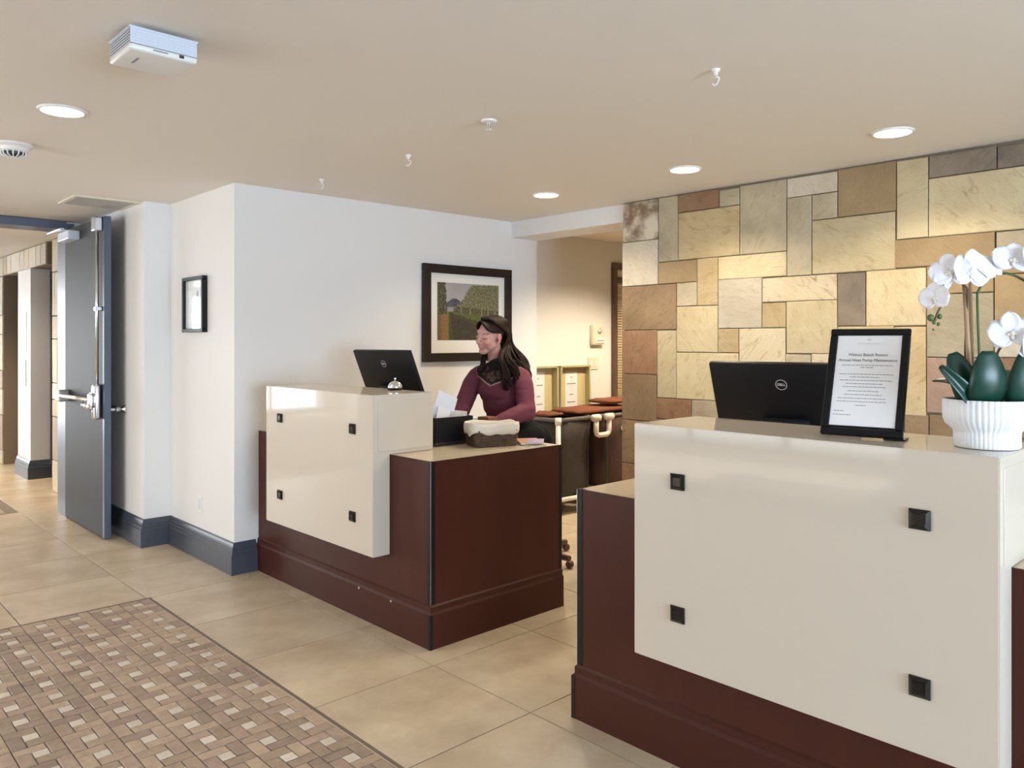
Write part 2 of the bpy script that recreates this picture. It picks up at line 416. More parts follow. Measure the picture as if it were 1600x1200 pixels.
# ------------------------------------------------------------------ stone wall (pieces are parts)
wall_stone = struct('wall_back', MB().box(XS, XS + 0.16, -4.1, 3.52, 0, ZC - 0.002), 'mortar', 'slate tile feature wall')
PX = 1231.0
def on_stone(u, v):
    rx, ry = 0.7269 * (u - 800) / PX + 0.6868, -0.6868 * (u - 800) / PX + 0.7269
    t = XS / rx
    return ry * t, 1.44 - (v - 533) / PX * t
ST = [  # measured outline of every slate (zoomed pixels), kind
 (12,245,150,395,'split'),(10,400,148,566,'pale'),(150,225,226,468,'grey'),(228,212,388,276,'tan2'),(389,195,468,252,'grey'),
 (228,284,466,443,'gold'),(468,178,650,434,'grey'),(652,150,848,212,'pale'),(652,226,748,521,'grey'),(750,213,848,300,'grey'),
 (850,114,1080,288,'tan'),(750,313,1068,500,'cream'),(1080,82,1199,380,'cream'),(1206,62,1470,132,'dark'),(1472,24,1640,100,'dark'),
 (1205,150,1640,350,'cream'),(1072,389,1464,487,'tan'),(1468,357,1640,430,'grey'),(150,476,300,555,'tan'),(302,461,382,637,'gold'),
 (384,455,650,530,'cream'),(8,571,220,735,'brown'),(222,556,300,643,'grey'),(222,648,381,822,'cream'),(384,543,555,730,'pale'),
 (556,537,848,624,'veined'),(556,634,648,728,'gold'),(650,628,848,828,'cream'),(850,519,958,722,'dark'),(960,509,1195,722,'cream'),
 (8,740,145,905,'rust'),(146,740,219,998,'cream'),(383,734,464,822,'gold'),(466,733,645,870,'veined'),(221,826,462,1005,'cream'),
 (8,909,142,1083,'brown'),(143,1002,280,1075,'rust'),(281,1010,420,1082,'grey'),(464,872,645,1010,'cream'),(646,832,745,905,'grey'),
 (747,830,848,905,'veined'),(850,725,1070,905,'gold'),(1072,726,1192,1057,'gold'),(1197,602,1459,841,'grey'),(1197,845,1459,1060,'pink'),
 (1197,490,1459,600,'tan'),(1461,432,1640,520,'tan'),(1461,524,1640,716,'tan'),(1461,720,1640,842,'pale'),(1461,846,1640,1060,'rust'),
 (1110,1064,1205,1165,'brown'),(1207,1066,1320,1168,'brown'),(1322,1066,1460,1168,'dark'),(1462,1064,1640,1168,'tan'),
 (646,907,848,1070,'tan'),(850,907,1070,1060,'grey'),(8,1086,130,1252,'brown'),(131,1084,330,1200,'dark'),(422,1012,644,1110,'brown'),(646,1072,860,1165,'rust'),(862,1064,1108,1165,'tan'),
 (8,1254,110,1420,'rust')]
def add_stone(y0, y1, z0, z1, kind, rng):
    w, h = abs(y1 - y0) - 0.005, abs(z1 - z0) - 0.005
    kind = {'tan2': 'rust'}.get(kind, kind)
    pr = rng.uniform(0.013, 0.018)
    me = slab_mesh('slate', w, h, 0.03, 0.003, 'stone_' + kind, 0.002, rng)
    o = link('slate', me, wall_stone)
    o.rotation_euler = (R(90), 0, R(-90)); o.location = (XS - pr, (y0 + y1) / 2, (z0 + z1) / 2)
rs = random.Random(11)
rects = []
for x0, y0, x1, y1, k in ST:
    ya, za = on_stone(970 + x0 / 2.5, 220 + y0 / 2.5); yb, zb = on_stone(970 + x1 / 2.5, 220 + y1 / 2.5)
    rects.append([ya, yb, zb, min(za, ZC - 0.004), k])
rects = [r for r in rects if r[3] - r[2] > .03]
def overlap(a0, a1, b0, b1): return min(a1, b1) - max(a0, b0)
for r in rects:       # close the joints: bottoms meet the tops below, right edges meet the left edges beside
    c = [q[3] for q in rects if q is not r and abs(q[3] - r[2]) < .05 and overlap(r[1], r[0], q[1], q[0]) > .3 * min(r[0] - r[1], q[0] - q[1])]
    if c: r[2] = sum(c) / len(c)
    c = [q[0] for q in rects if q is not r and abs(q[0] - r[1]) < .035 and overlap(r[2], r[3], q[2], q[3]) > .3 * min(r[3] - r[2], q[3] - q[2])]
    if c: r[1] = sum(c) / len(c)
for r in rects: add_stone(*r, rs)
kinds = ['cream', 'tan', 'gold', 'grey', 'brown', 'pale', 'rust', 'dark']
# unseen remainder of the wall: coursed slabs below the desks and to the right of the frame
def courses(y_hi, y_lo, z_lo, z_hi):
    z = z_lo
    while z < z_hi - 0.02:
        h = min(rs.choice((0.16, 0.24, 0.3)), z_hi - z)
        if z_hi - z - h < 0.1: h = z_hi - z
        y = y_hi
        while y > y_lo + 0.02:
            w = min(rs.choice((0.22, 0.34, 0.46)), y - y_lo)
            if y - w - y_lo < 0.1: w = y - y_lo
            add_stone(y, y - w, z, z + h, rs.choice(kinds), rs); y -= w
        z += h
zl = on_stone(970 + 110 / 2.5, 220 + 1420 / 2.5)[1]
yr = on_stone(970 + 1640 / 2.5, 600)[0]
courses(3.515, yr, 0.0, zl)
zz = [min(ZC, on_stone(970 + x / 2.5, 220 + y / 2.5)[1]) for x, y in ((330, 1200), (644, 1110), (860, 1165), (1320, 1168), (1640, 1168))]
courses(on_stone(970 + 112 / 2.5, 600)[0], on_stone(970 + 330 / 2.5, 600)[0], zl, zz[0])
courses(on_stone(970 + 330 / 2.5, 600)[0], on_stone(970 + 644 / 2.5, 600)[0], zl, zz[1])
courses(on_stone(970 + 644 / 2.5, 600)[0], on_stone(970 + 860 / 2.5, 600)[0], zl, zz[2])
courses(on_stone(970 + 860 / 2.5, 600)[0], on_stone(970 + 1320 / 2.5, 600)[0], zl, zz[3])
courses(on_stone(970 + 1320 / 2.5, 600)[0], yr, zl, zz[4])
courses(yr - 0.004, -1.2, 0.0, ZC - 0.005)

# ------------------------------------------------------------------ doorway and open door
struct('door_frame', MB().box(1.772, 1.83, 7.17, 7.44, 0, 2.40).box(-0.46, -0.40, 7.17, 7.44, 0, 2.40).box(-0.40, 1.772, 7.17, 7.44, 2.352, 2.415), 'door_edge', 'dark grey steel frame of the double doorway')
door = tag(bpy.data.objects.new('door_1', None), 'open grey steel fire door with panic bar', kind='structure'); COL.objects.link(door)
door.location = (1.768, 7.19, 0)
dw = 1.03
MB().box(0, 0.045, -dw, 0, 0.012, 2.345).build('door_leaf', 'door_paint', door)
MB().box(0.0005, 0.0445, -dw - 0.0015, -dw, 0.012, 2.345).build('edge_strip', 'door_edge', door)
MB().box(-0.001, 0.0, -dw, -dw + 0.035, 0.012, 2.345).build('edge_strip', 'door_edge', door)
cl = MB().bbox(-0.085, -0.001, -0.42, -0.12, 2.23, 2.30, 0.006).build('closer', 'cool_plastic', door)
MB().bbox(-0.12, -0.09, -0.34, 0.06, 2.305, 2.32, 0.003).build('closer_arm', 'brushed', cl)
MB().tube([(-0.028, -dw + 0.075, 1.12), (-0.028, -dw + 0.075, 2.28)], 0.011, 10).build('vertical_rod', 'chrome', door, True)
MB().bbox(-0.045, -0.001, -dw + 0.05, -dw + 0.10, 1.66, 1.69, 0.004).build('rod_guide', 'brushed', door)
MB().bbox(-0.055, -0.001, -dw + 0.035, -dw + 0.125, 2.24, 2.34, 0.008).build('top_latch', 'brushed', door)
pb = MB().tube([(-0.075, -0.10, 1.005), (-0.075, -dw + 0.10, 1.015)], 0.016, 12, flat=1.0).build('panic_bar', 'satin_bar', door, True)
MB().bbox(-0.085, -0.001, -0.15, -0.05, 0.955, 1.05, 0.012).build('end_bracket', 'satin_bar', pb)
lk = MB().bbox(-0.06, -0.001, -dw + 0.045, -dw + 0.115, 0.87, 1.13, 0.02, 3).build('lock_case', 'chrome', door, True)
MB().bbox(-0.085, -0.055, -dw + 0.03, -dw + 0.13, 0.955, 1.065, 0.02, 3).build('lever_hub', 'chrome', lk, True)
MB().tube([(-0.06, -dw + 0.10, 0.965), (-0.06, -dw + 0.27, 0.965)], 0.028, 14).build('key_cylinder', 'chrome', lk, True)
MB().lathe([(0, 0), (0.014, 0), (0.014, 0.05), (0.024, 0.056), (0.024, 0.085), (0, 0.088)], seg=16).xf(Matrix.Translation((0.045, -dw + 0.085, 0.935)) @ Matrix.Rotation(R(90), 4, 'Y')).build('knob', 'brushed', door, 40)
st = MB().lathe([(0, 0), (0.028, 0), (0.03, 0.012), (0.018, 0.02), (0.012, 0.028), (0, 0.03)], seg=18).xf(Matrix.Translation((1.915, 6.17, 0.94)) @ Matrix.Rotation(R(-90), 4, 'Y')).build('door_stop', 'brushed', None, 40)
tag(st, 'small round metal door stop on the white wall behind the door', 'door stop')

# ------------------------------------------------------------------ lift lobby beyond the doorway
lob = struct('wall_lobby', MB().box(2.0, 4.75, 7.42, 8.55, 0, ZC).box(2.3, 4.75, 8.55, 14.3, 0, ZC).box(2.0, 2.3, 8.78, 14.3, 2.2, ZC).box(2.0, 2.3, 10.75, 14.3, 0, 2.2), 'mortar', 'slate clad wall of the lift lobby')
def lob_stone(y0, y1, z0, z1, k, rng):
    me = slab_mesh('slate', abs(y1 - y0) - 0.006, z1 - z0 - 0.006, 0.03, 0.005, 'stone_' + k, 0.002, rng)
    o = link('slate', me, lob); o.rotation_euler = (R(90), 0, R(-90)); o.location = (2.0 - 0.014, (y0 + y1) / 2, (z0 + z1) / 2)
rl = random.Random(5)
def lob_fill(y0, y1, z0, z1, ks):
    z = z0
    while z < z1 - .02:
        h = min(rl.choice((.16, .22, .3, .42)), z1 - z)
        if z1 - z - h < .1: h = z1 - z
        y = y0
        while y < y1 - .02:
            w = min(rl.choice((.2, .3, .42)), y1 - y)
            if y1 - y - w < .08: w = y1 - y
            lob_stone(y, y + w, z, z + h, rl.choice(ks), rl); y += w
        z += h
lob_fill(7.45, 8.54, 0, ZC - .005, ['gold', 'cream', 'tan', 'pale', 'gold'])
lob_fill(8.78, 11.6, 2.2, ZC - .005, ['cream', 'tan', 'grey', 'pale'])
lob_fill(10.75, 11.6, 0, 2.195, ['grey', 'tan', 'brown', 'cream'])
pil = struct('wall_pillar', MB().box(1.992, 2.3, 9.42, 9.985, 0, 2.2), 'wall_paint', 'white pillar between the two lifts')
struct('baseboard_pillar', sweep(BB, [(2.26, 9.42), (1.992, 9.42), (1.992, 9.985)], [(0, -1), (-1, 0)]), 'grey_trim')
for k, (y0, y1) in enumerate(((8.56, 9.42), (9.99, 10.74))):
    d = struct('door_%d' % (k + 2), MB().box(2.22, 2.29, y0, y1, 0, 2.18), 'lift_steel', 'dark lift door with steel frame')
    MB().box(2.17, 2.23, y0, y0 + .05, 0, 2.15).box(2.17, 2.23, y1 - .05, y1, 0, 2.15).box(2.17, 2.23, y0, y1, 2.1, 2.18).build('door_surround', 'grey_trim', d)
cp = MB().bbox(1.980, 1.992, 9.60, 9.70, 0.96, 1.24, 0.003).build('call_panel', 'brushed')
tag(cp, 'slim steel lift call plate on the white pillar', 'call panel')
MB().lathe([(0, 0), (.012, 0), (.012, .005), (0, .006)], seg=12).xf(Matrix.Translation((1.980, 9.65, 1.12)) @ Matrix.Rotation(R(-90), 4, 'Y')).build('button', 'dark_slot', cp)
sw = MB().bbox(1.984, 1.992, 9.58, 9.80, 1.32, 1.75, 0.003).build('notice_plate', 'matboard')
tag(sw, 'tall pale notice plate above the lift call plate', 'notice')

# ------------------------------------------------------------------ lamps
LAMP_MAT = mat('lamp_lens', (1, 1, 1), 0.4, emit=((1.0, 0.86, 0.66), 9.0))
def downlight(x, y, label, power, col=(1.0, 0.85, 0.64), z=ZC, r=0.086, grp='recessed ceiling downlights'):
    t = thing('ceiling_light', label, 'ceiling light', (x, y, z), group=grp)
    MB().lathe([(r * .92, -0.001), (r * .95, -0.008), (r * 1.05, -0.007), (r * 1.10, -0.001), (r * 1.10, 0.004), (r * .92, 0.004)], seg=40).build('trim_ring', 'white_plastic', t, 40)
    MB().lathe([(0, -0.006), (r * .5, -0.0055), (r * .93, -0.004)], seg=40).build('lens', 'lamp_lens', t, True)
    l = bpy.data.lights.new('downlight_lamp', 'SPOT'); l.energy = power; l.color = col; l.spot_size = R(140); l.spot_blend = 0.6; l.shadow_soft_size = r * .8
    o = bpy.data.objects.new('downlight_lamp', l); COL.objects.link(o); o.parent = t; o.location = (0, 0, -0.03)
    return t
downlight(3.786, 3.676, 'lit downlight nearest the white beam, smallest of the three in the row', 29)
downlight(3.797, 2.586, 'lit downlight in the middle of the row before the slate wall', 29)
downlight(3.832, 1.459, 'largest lit downlight, above the black notice frame', 29)
downlight(0.909, 3.743, 'downlight on the left ceiling between the white box and the smoke detector', 14, (1.0, 0.9, 0.78))
# out of frame: the lobby's and the office's own lamps
downlight(0.9, 9.3, 'downlight in the ceiling of the lift lobby', 140, (1.0, 0.82, 0.6), grp='downlights beyond the frame')
downlight(5.45, 3.9, 'downlight in the ceiling of the back office', 105, (1.0, 0.83, 0.60), grp='downlights beyond the frame')
downlight(6.6, 3.7, 'second downlight in the ceiling of the back office', 60, (1.0, 0.78, 0.5), grp='downlights beyond the frame')

# ------------------------------------------------------------------ things on the ceiling
t = thing('wireless_unit', 'white slotted wireless box hung under the ceiling at upper left', 'wireless unit', (0.908, 2.652, ZC))
MB().bbox(-0.105, 0.105, -0.10, 0.10, -0.085, -0.062, 0.01, 3).build('cover', 'white_plastic', t, 40)
MB().bbox(-0.1006, 0.1006, -0.0976, 0.0976, -0.066, -0.016, 0.002, 1).build('body', 'dark_slot', t, 40)
MB().box(-0.03, 0.03, -0.03, 0.03, -0.02, 0.0).build('mount', 'white_plastic', t)
gr = MB()
for k in range(6):
    z = -0.064 + k * 0.0088
    gr.box(-0.102, 0.102, -0.099, 0.099, z, z + 0.0042)
gr.build('grille', 'cool_plastic', t)
rb = MB()
for k in range(13):
    q = -0.099 + k * 0.0165
    rb.box(q - .0016, q + .0016, -0.0985, 0.0985, -0.064, -0.016)
    rb.box(-0.1015, 0.1015, q * .97 - .0016, q * .97 + .0016, -0.064, -0.016)
rb.build('grille_ribs', 'cool_plastic', t)
MB().box(-0.105, 0.105, -0.10, 0.10, -0.017, -0.012).build('back_plate', 'cool_plastic', t)
MB().box(-0.035, 0.01, -0.1008, -0.1, -0.076, -0.071).build('brand_mark', 'print_grey', t)
MB().box(0.045, 0.06, -0.1008, -0.1, -0.078, -0.068).build('port_mark', 'print_black', t)
MB().box(-0.06, -0.052, -0.03, 0.03, -0.0856, -0.085).build('cover_mark', 'print_grey', t)

t = thing('smoke_detector', 'round white smoke detector on the ceiling at the left edge', 'smoke detector', (0.89, 4.56, ZC))
MB().lathe([(0, 0), (.085, 0), (.085, -.008), (.068, -.018), (.062, -.034), (.05, -.04)], seg=36).build('base', 'white_plastic', t, 35)
MB().lathe([(.05, -.038), (.048, -.052), (.03, -.058), (0, -.06)], seg=36).build('sensor_core', 'dark_slot', t, 35)
cg = MB()
for k in range(14):
    a = 2 * math.pi * k / 14
    cg.tube([(.056 * math.cos(a), .056 * math.sin(a), -.036), (.052 * math.cos(a), .052 * math.sin(a), -.055), (.03 * math.cos(a), .03 * math.sin(a), -.063)], .0035, 5)
cg.lathe([(.03, -.064), (.034, -.067), (.0, -.069)], seg=20)
cg.build('cage', 'white_plastic', t, 50)

t = thing('ceiling_vent', 'flat square grey air vent in the ceiling above the open door', 'vent', (1.70, 6.04, ZC))
MB().box(-.20, .20, -.20, .20, -.002, .002).build('backing', 'dark_slot', t)
MB().box(-.21, .21, -.21, -.185, -.010, 0).box(-.21, .21, .185, .21, -.010, 0).box(-.21, -.185, -.185, .185, -.010, 0).box(.185, .21, -.185, .185, -.010, 0).build('frame', 'cream_plastic', t)
sl = MB().prism([(-.012, -.008), (-.010, -.009), (.012, -.001), (.010, 0)], (-.185, 0, 0), (.185, 0, 0)).mesh('slat', 'vent_grey')
for k in range(15): link('slat', sl, t, (0, -.17 + k * .0243, 0))

t = thing('sprinkler', 'white fire sprinkler head with a round plate on the ceiling', 'sprinkler', (2.329, 2.614, ZC))
MB().lathe([(0, 0), (.036, 0), (.034, -.008), (.02, -.012), (0, -.012)], seg=24).build('escutcheon', 'white_plastic', t, 40)
MB().tube([(0, 0, -.01), (0, 0, -.04)], .006, 8).tube([(-.011, 0, -.012), (-.009, 0, -.035)], .002, 6).tube([(.011, 0, -.012), (.009, 0, -.035)], .002, 6).build('stem', 'brushed', t, 40)
MB().lathe([(0, -.04), (.016, -.04), (.017, -.043), (0, -.045)], seg=14).build('deflector', 'white_plastic', t, 40)
def hook(x, y, label):
    t = thing('ceiling_hook', label, 'hook', (x, y, ZC), group='small white ceiling hooks')
    MB().lathe([(0, 0), (.016, 0), (.015, -.006), (.008, -.012), (.007, -.022), (0, -.022)], seg=16).build('base', 'white_plastic', t, 40)
    MB().tube([(0, 0, -.02), (0, 0, -.03)] + [(.013 * math.cos(R(a)), -.013 * math.sin(R(a)) * .7, -.043 + .013 * math.sin(R(a))) for a in range(90, -160, -25)], .0032, 8).build('hook', 'white_plastic', t, True)
hook(2.439, 4.26, 'small white ceiling hook farthest left, near the white wall')
hook(2.452, 3.39, 'small white ceiling hook between the sprinkler and the left wall')
hook(2.485, 1.56, 'small white ceiling hook nearest the camera, right of the sprinkler')

# ------------------------------------------------------------------ pictures on the white walls
def print_mesh(name, w, h, fn, nx, ny):
    me = bpy.data.meshes.new(name)
    vs = [(-w / 2 + w * i / nx, 0, -h / 2 + h * j / ny) for j in range(ny + 1) for i in range(nx + 1)]
    fs = [(j * (nx + 1) + i, j * (nx + 1) + i + 1, (j + 1) * (nx + 1) + i + 1, (j + 1) * (nx + 1) + i) for j in range(ny) for i in range(nx)]
    me.from_pydata(vs, [], fs)
    ca = me.color_attributes.new('print', 'FLOAT_COLOR', 'POINT')
    for k in range(len(vs)):
        i = k % (nx + 1); j = k // (nx + 1)
        ca.data[k].color = (*fn(i / nx, j / ny), 1)
    return me
def vineyard(x, y):
    nz = lambda f, k: mnoise.noise(Vector((x * f, y * f * .8, k)))
    n, n2, n3, n4 = nz(30, 0), nz(70, 4), nz(9, 7), nz(120, 2)
    wx = x + .012 * n + .010 * n2; wy = y + .014 * n + .012 * n2
    V = Vector
    c = V((.37, .35, .355)) * (1 + .10 * n3 + .08 * (1 - y))                       # overcast sky
    if wx < .5 and y < .585 + .145 * math.exp(-((x - .27) / .14) ** 2) + .004 * n: c = V((.085, .085, .105)) * (1 + .3 * n3)   # far hill
    if x < .3 and y < .575: c = V((.30, .295, .30))                                # mist below the hill
    edge = .50 - .10 * max(0, x - .25)
    if y < edge + .01 * n:                                                         # ground
        c = V((.060, .052, .042)) * (1 + .35 * n + .3 * n2)                        # earth track
        strip = edge - .03 - .17 * max(0, x - .22) / .78
        if wy > strip and x > .2: c = V((.115, .135, .042)) * (1 + .45 * n2 + .3 * n)
        elif wy > strip - .07 and x > .25: c = V((.070, .072, .034)) * (1 + .4 * n2)
        if wx < .20 + .10 * (.5 - y): c = V((.070, .090, .032)) * (1 + .5 * n2 + .3 * n)
        if wx < .175: c = V((.25, .145, .06)) * (1 + .75 * n2 + .35 * n4)          # fallen leaves
        if wx < .055: c = V((.15, .115, .075)) * (1 + .5 * n2)
    top = (.53 + .22 * min(1, max(0, (wx - .25) / .17)) + .22 * min(1, max(0, (wx - .42) / .12)) + .1 * max(0, wx - .54)) + .03 * n
    if wx > .25 and edge - .015 < y < top:                                         # orchard on the right
        v = .42 + .75 * n2 + .45 * n4 + .25 * n
        c = V((.040, .042, .014)).lerp(V((.46, .43, .26)), max(0, min(1, v * .8)))
        if y < edge + .10:
            c = c * .55
            for px in (.37, .52, .71, .82, .94):
                if abs(x - px) < .007: c = V((.30, .27, .17))
    if wx < .125 + .05 * (1 - y) and y > .45:                                      # dark vines on the left
        v = .25 + .8 * n2 + .4 * n
        c = V((.030, .032, .016)).lerp(V((.26, .25, .15)), max(0, min(1, v)))
    return V((max(c.x, .008), max(c.y, .008), max(c.z, .006)))
mat('vineyard_print', (1, 1, 1), 0.35, coat=0.5, attr='print')
t = thing('framed_picture', 'large dark-framed vineyard photograph with a white mat behind the woman', 'picture', (3.981, WY, 1.652))
def frame_bars(w, h, b, d0, d1, m, parent, name='frame_bar'):
    for x0, x1, z0, z1 in ((-w / 2, w / 2, h / 2 - b, h / 2), (-w / 2, w / 2, -h / 2, -h / 2 + b), (-w / 2, -w / 2 + b, -h / 2 + b, h / 2 - b), (w / 2 - b, w / 2, -h / 2 + b, h / 2 - b)):
        MB().bbox(x0, x1, d0, d1, z0, z1, 0.003, 1).build(name, m, parent)
frame_bars(.893, .737, .066, -.038, -.001, 'frame_espresso', t)
MB().box(-.385, .385, -.014, -.002, -.31, .31).build('mat_board', 'matboard', t)
pm = print_mesh('print', .626, .44, vineyard, 210, 148); pm.materials.append(MATS['vineyard_print'])
o = link('print', pm, t, (.004, -.0155, .015))
o['label'] = 'photograph of a path between vine rows under a grey sky'

mat('pale_reflection_print', (1, 1, 1), 0.08, coat=1.0, attr='print')
def pale(x, y):  # pale print, with the glass's bright window reflection painted into its colours
    c = Vector((.78, .82, .88))
    if y < .8 and x < .72: c = Vector((.86, .93, .97))
    if .62 < x < .72 and .2 < y < .8: c = Vector((.25, .38, .50))
    if .8 < y < .825 and .15 < x < .8: c = Vector((.08, .10, .13))
    return c
t = thing('small_picture', 'small black-framed picture with pale print and painted window reflection on the short left wall', 'picture', (WX, 5.306, 1.685), rz=R(-90))
frame_bars(.35, .372, .024, -.036, -.001, 'frame_black', t)
pm = print_mesh('print', .306, .328, pale, 40, 40); pm.materials.append(MATS['pale_reflection_print'])
link('print', pm, t, (0, -.016, 0))
MB().box(-.153, .153, -.015, -.002, -.164, .164).build('backing', 'matboard', t)
t = thing('power_outlet', 'white power outlet low on the short left wall', 'outlet', (WX, 5.25, 0.352), rz=R(-90))
MB().bbox(-.036, .036, -.006, -.0005, -.058, .058, .003).build('cover_plate', 'white_plastic', t)
MB().bbox(-.018, .018, -.008, -.005, -.035, .035, .002).build('socket_insert', 'cool_plastic', t)

# ------------------------------------------------------------------ reception desks
PL = [(0, 0), (0.016, 0), (0.016, 0.160), (0.008, 0.172), (0.008, 0.196), (0.0, 0.204)]
BX = 2.254; DB = 3.147; DT = 0.874
def desk(label, ends, py0, py1, ptop, pbot, wall_left):
    y0, y1 = ends
    t = thing('reception_desk', label, 'desk', (0, 0, 0))
    MB().box(BX, BX + .022, y0, y1, .02, DT - .006).build('front_board', 'mahogany', t)
    MB().box(BX + .022, DB, y0, y0 + .022, .02, DT - .006).build('end_board', 'mahogany', t)
    MB().box(BX + .022, DB, y1 - .022, y1, .02, DT - .006).build('end_board', 'mahogany', t)
    MB().box(BX + .004, DB - .004, y0 + .004, y1 - .004, DT - .006, DT).build('worktop', 'desktop', t)
    MB().box(BX + .022, DB - .01, y0 + .022, y1 - .022, DT - .036, DT - .006).build('worktop_core', 'mahogany_trim', t)
    MB().box(BX - .0005, DB, y0 - .0005, y0 + .006, DT - .012, DT + .0015).build('worktop_edge', 'mahogany_trim', t)
    MB().box(BX - .0005, BX + .006, y0, y1, DT - .012, DT + .0015).build('worktop_edge', 'mahogany_trim', t)
    if wall_left: pl = sweep(PL, [(BX, y1), (BX, y0), (DB, y0)], [(-1, 0), (0, -1)])
    else: pl = sweep(PL, [(DB, y1), (BX, y1), (BX, y0), (DB, y0)], [(0, 1), (-1, 0), (0, -1)])
    p = pl.build('plinth', 'mahogany_trim', t)
    cs = 0.024
    ys = [(y0, -1)] + ([] if wall_left else [(y1, 1)])
    for y, s in ys:
        ya, yb = sorted((y + s * .002, y - s * cs))
        st_ = MB().box(BX - .002, BX + cs, ya, yb, .204, DT).build('corner_strip', 'black_metal', t)
        ye = y + s * .0022
        MB().box(BX - .0026, BX - .0012, min(ye, ye - s * .0016), max(ye, ye - s * .0016), .204, DT).build('worn_edge', 'brushed', st_)
        ya, yb = sorted((y + s * .0175, y + s * .0))
        MB().box(BX - .0175, BX - .002, ya, yb, .0, .163).build('plinth_corner', 'black_metal', p)
        ya, yb = sorted((y + s * .0015, y - s * .012))
        MB().box(DB - .018, DB + .001, ya, yb, .204, DT).build('corner_strip', 'black_metal', t)
    PFX = 2.153; RB = 2.525
    prof = [(PFX, pbot), (BX, pbot), (BX, DT + .001), (RB, DT + .001), (RB, ptop), (PFX, ptop)]
    mb = MB(); n = 6
    mb.add([(a, py0, b) for a, b in prof] + [(a, py1, b) for a, b in prof], [(i, (i + 1) % n, n + (i + 1) % n, n + i) for i in range(n)] + [tuple(range(n)), tuple(range(n, 2 * n))])
    me = mb.mesh('riser', 'laminate_white')
    bm = bmesh.new(); bm.from_mesh(me); bmesh.ops.bevel(bm, geom=bm.edges[:], offset=.0025, segments=2, affect='EDGES'); bm.to_mesh(me); bm.free()
    rz = link('riser', me, t); rz['label'] = 'glossy white counter panel'
    MB().bbox(PFX + .03, RB - .02, py0 - .003, py0 + .001, DT + .02, ptop - .03, .001, 1).build('side_panel', 'laminate_white', rz)
    s1, s2 = py0 + .18, py1 - .178
    for z in (pbot + .175, ptop - .178):
        for y in (s1, s2):
            a = .026
            sm = MB().add([(0, -a, -a), (0, a, -a), (0, a, a), (0, -a, a), (-.006, -a, -a), (-.006, a, -a), (-.006, a, a), (-.006, -a, a),
                           (-.013, -a * .68, -a * .68), (-.013, a * .68, -a * .68), (-.013, a * .68, a * .68), (-.013, -a * .68, a * .68),
                           (-.010, -a * .52, -a * .52), (-.010, a * .52, -a * .52), (-.010, a * .52, a * .52), (-.010, -a * .52, a * .52)],
                          [(i, (i + 1) % 4, 4 + (i + 1) % 4, 4 + i) for i in range(4)] + [(4 + i, 4 + (i + 1) % 4, 8 + (i + 1) % 4, 8 + i) for i in range(4)] + [(8 + i, 8 + (i + 1) % 4, 12 + (i + 1) % 4, 12 + i) for i in range(4)] + [(12, 13, 14, 15), (0, 3, 2, 1)])
            o = link('stud', sm.mesh('stud', 'stud_metal'), rz, (PFX, y, z)); o['label'] = 'square dark metal stud'
    return t, p
d1, p1 = desk('far reception desk against the white wall, woman seated behind it', (2.938, 4.715), 3.272, 4.405, 1.174, .378, True)
d2, p2 = desk('near reception desk with the black notice frame and white orchid on it', (.22, 2.02), .572, 1.671, 1.16, .376, False)
for y in (3.53, 3.24):
    MB().lathe([(0, 0), (.006, 0), (.005, .003), (0, .004)], seg=10).xf(Matrix.Translation((BX - .016, y, .155 if y > 3.4 else .156)) @ Matrix.Rotation(R(-90), 4, 'Y')).build('screw', 'screw', p1)

# ------------------------------------------------------------------ computer screens
def ring_mesh(r, w, d):
    return MB().lathe([(r - w, 0), (r - w, d), (r, d), (r, 0), (r - w, 0)], seg=40)
def screen(label, top, yaw, tilt, w, h, logo_y):
    X, Y, Z = top
    base = (X + math.cos(yaw) * .10, Y + math.sin(yaw) * .10, DT)
    t = thing('computer_screen', label, 'computer screen', base, rz=R(-90) + yaw, group='computer screens on the desks')
    Mh = Matrix.Translation((0, -.10, Z - DT)) @ Matrix.Rotation(tilt, 4, 'X')
    MB().bbox(-w / 2, w / 2, 0.0, .026, -h, 0, .005, 2).xf(Mh).build('back_shell', 'black_plastic', t, 40)
    MB().box(-w / 2 + .008, w / 2 - .008, .026, .0268, -h + .02, -.008).xf(Mh).build('display', 'charcoal_plastic', t)
    MB().bbox(-.09, .09, -.03, .002, -h + .005, -h + .075, .012, 2).xf(Mh).build('hinge_block', 'charcoal_plastic', t, 40)
    hb = Mh @ Vector((0, -.015, -h + .03))
    MB().tube([(0, .03, .012), (0, .02, .06), (0, hb.y - .005, hb.z)], .022, 12).build('neck', 'charcoal_plastic', t, True)
    MB().bbox(-.12, .12, -.08, .12, 0, .012, .005, 2).build('foot', 'charcoal_plastic', t, 40)
    ML = Mh @ Matrix.Translation((0, -.0004, -logo_y)) @ Matrix.Rotation(R(90), 4, 'X')
    lg = ring_mesh(.0215, .0022, .0008).xf(ML).build('logo_ring', 'logo_silver', t)
    text_mesh('logo_letters', 'DELL', .0135, 'logo_silver', lg, ML, .0004)
    return t
screen('black computer screen beside the silver bell on the far desk', (2.70, 4.03, 1.380), .09, .40, .53, .30, .085)
screen('black computer screen half behind the notice frame on the near desk', (2.72, 1.443, 1.354), .2, .43, .54, .30, .085)

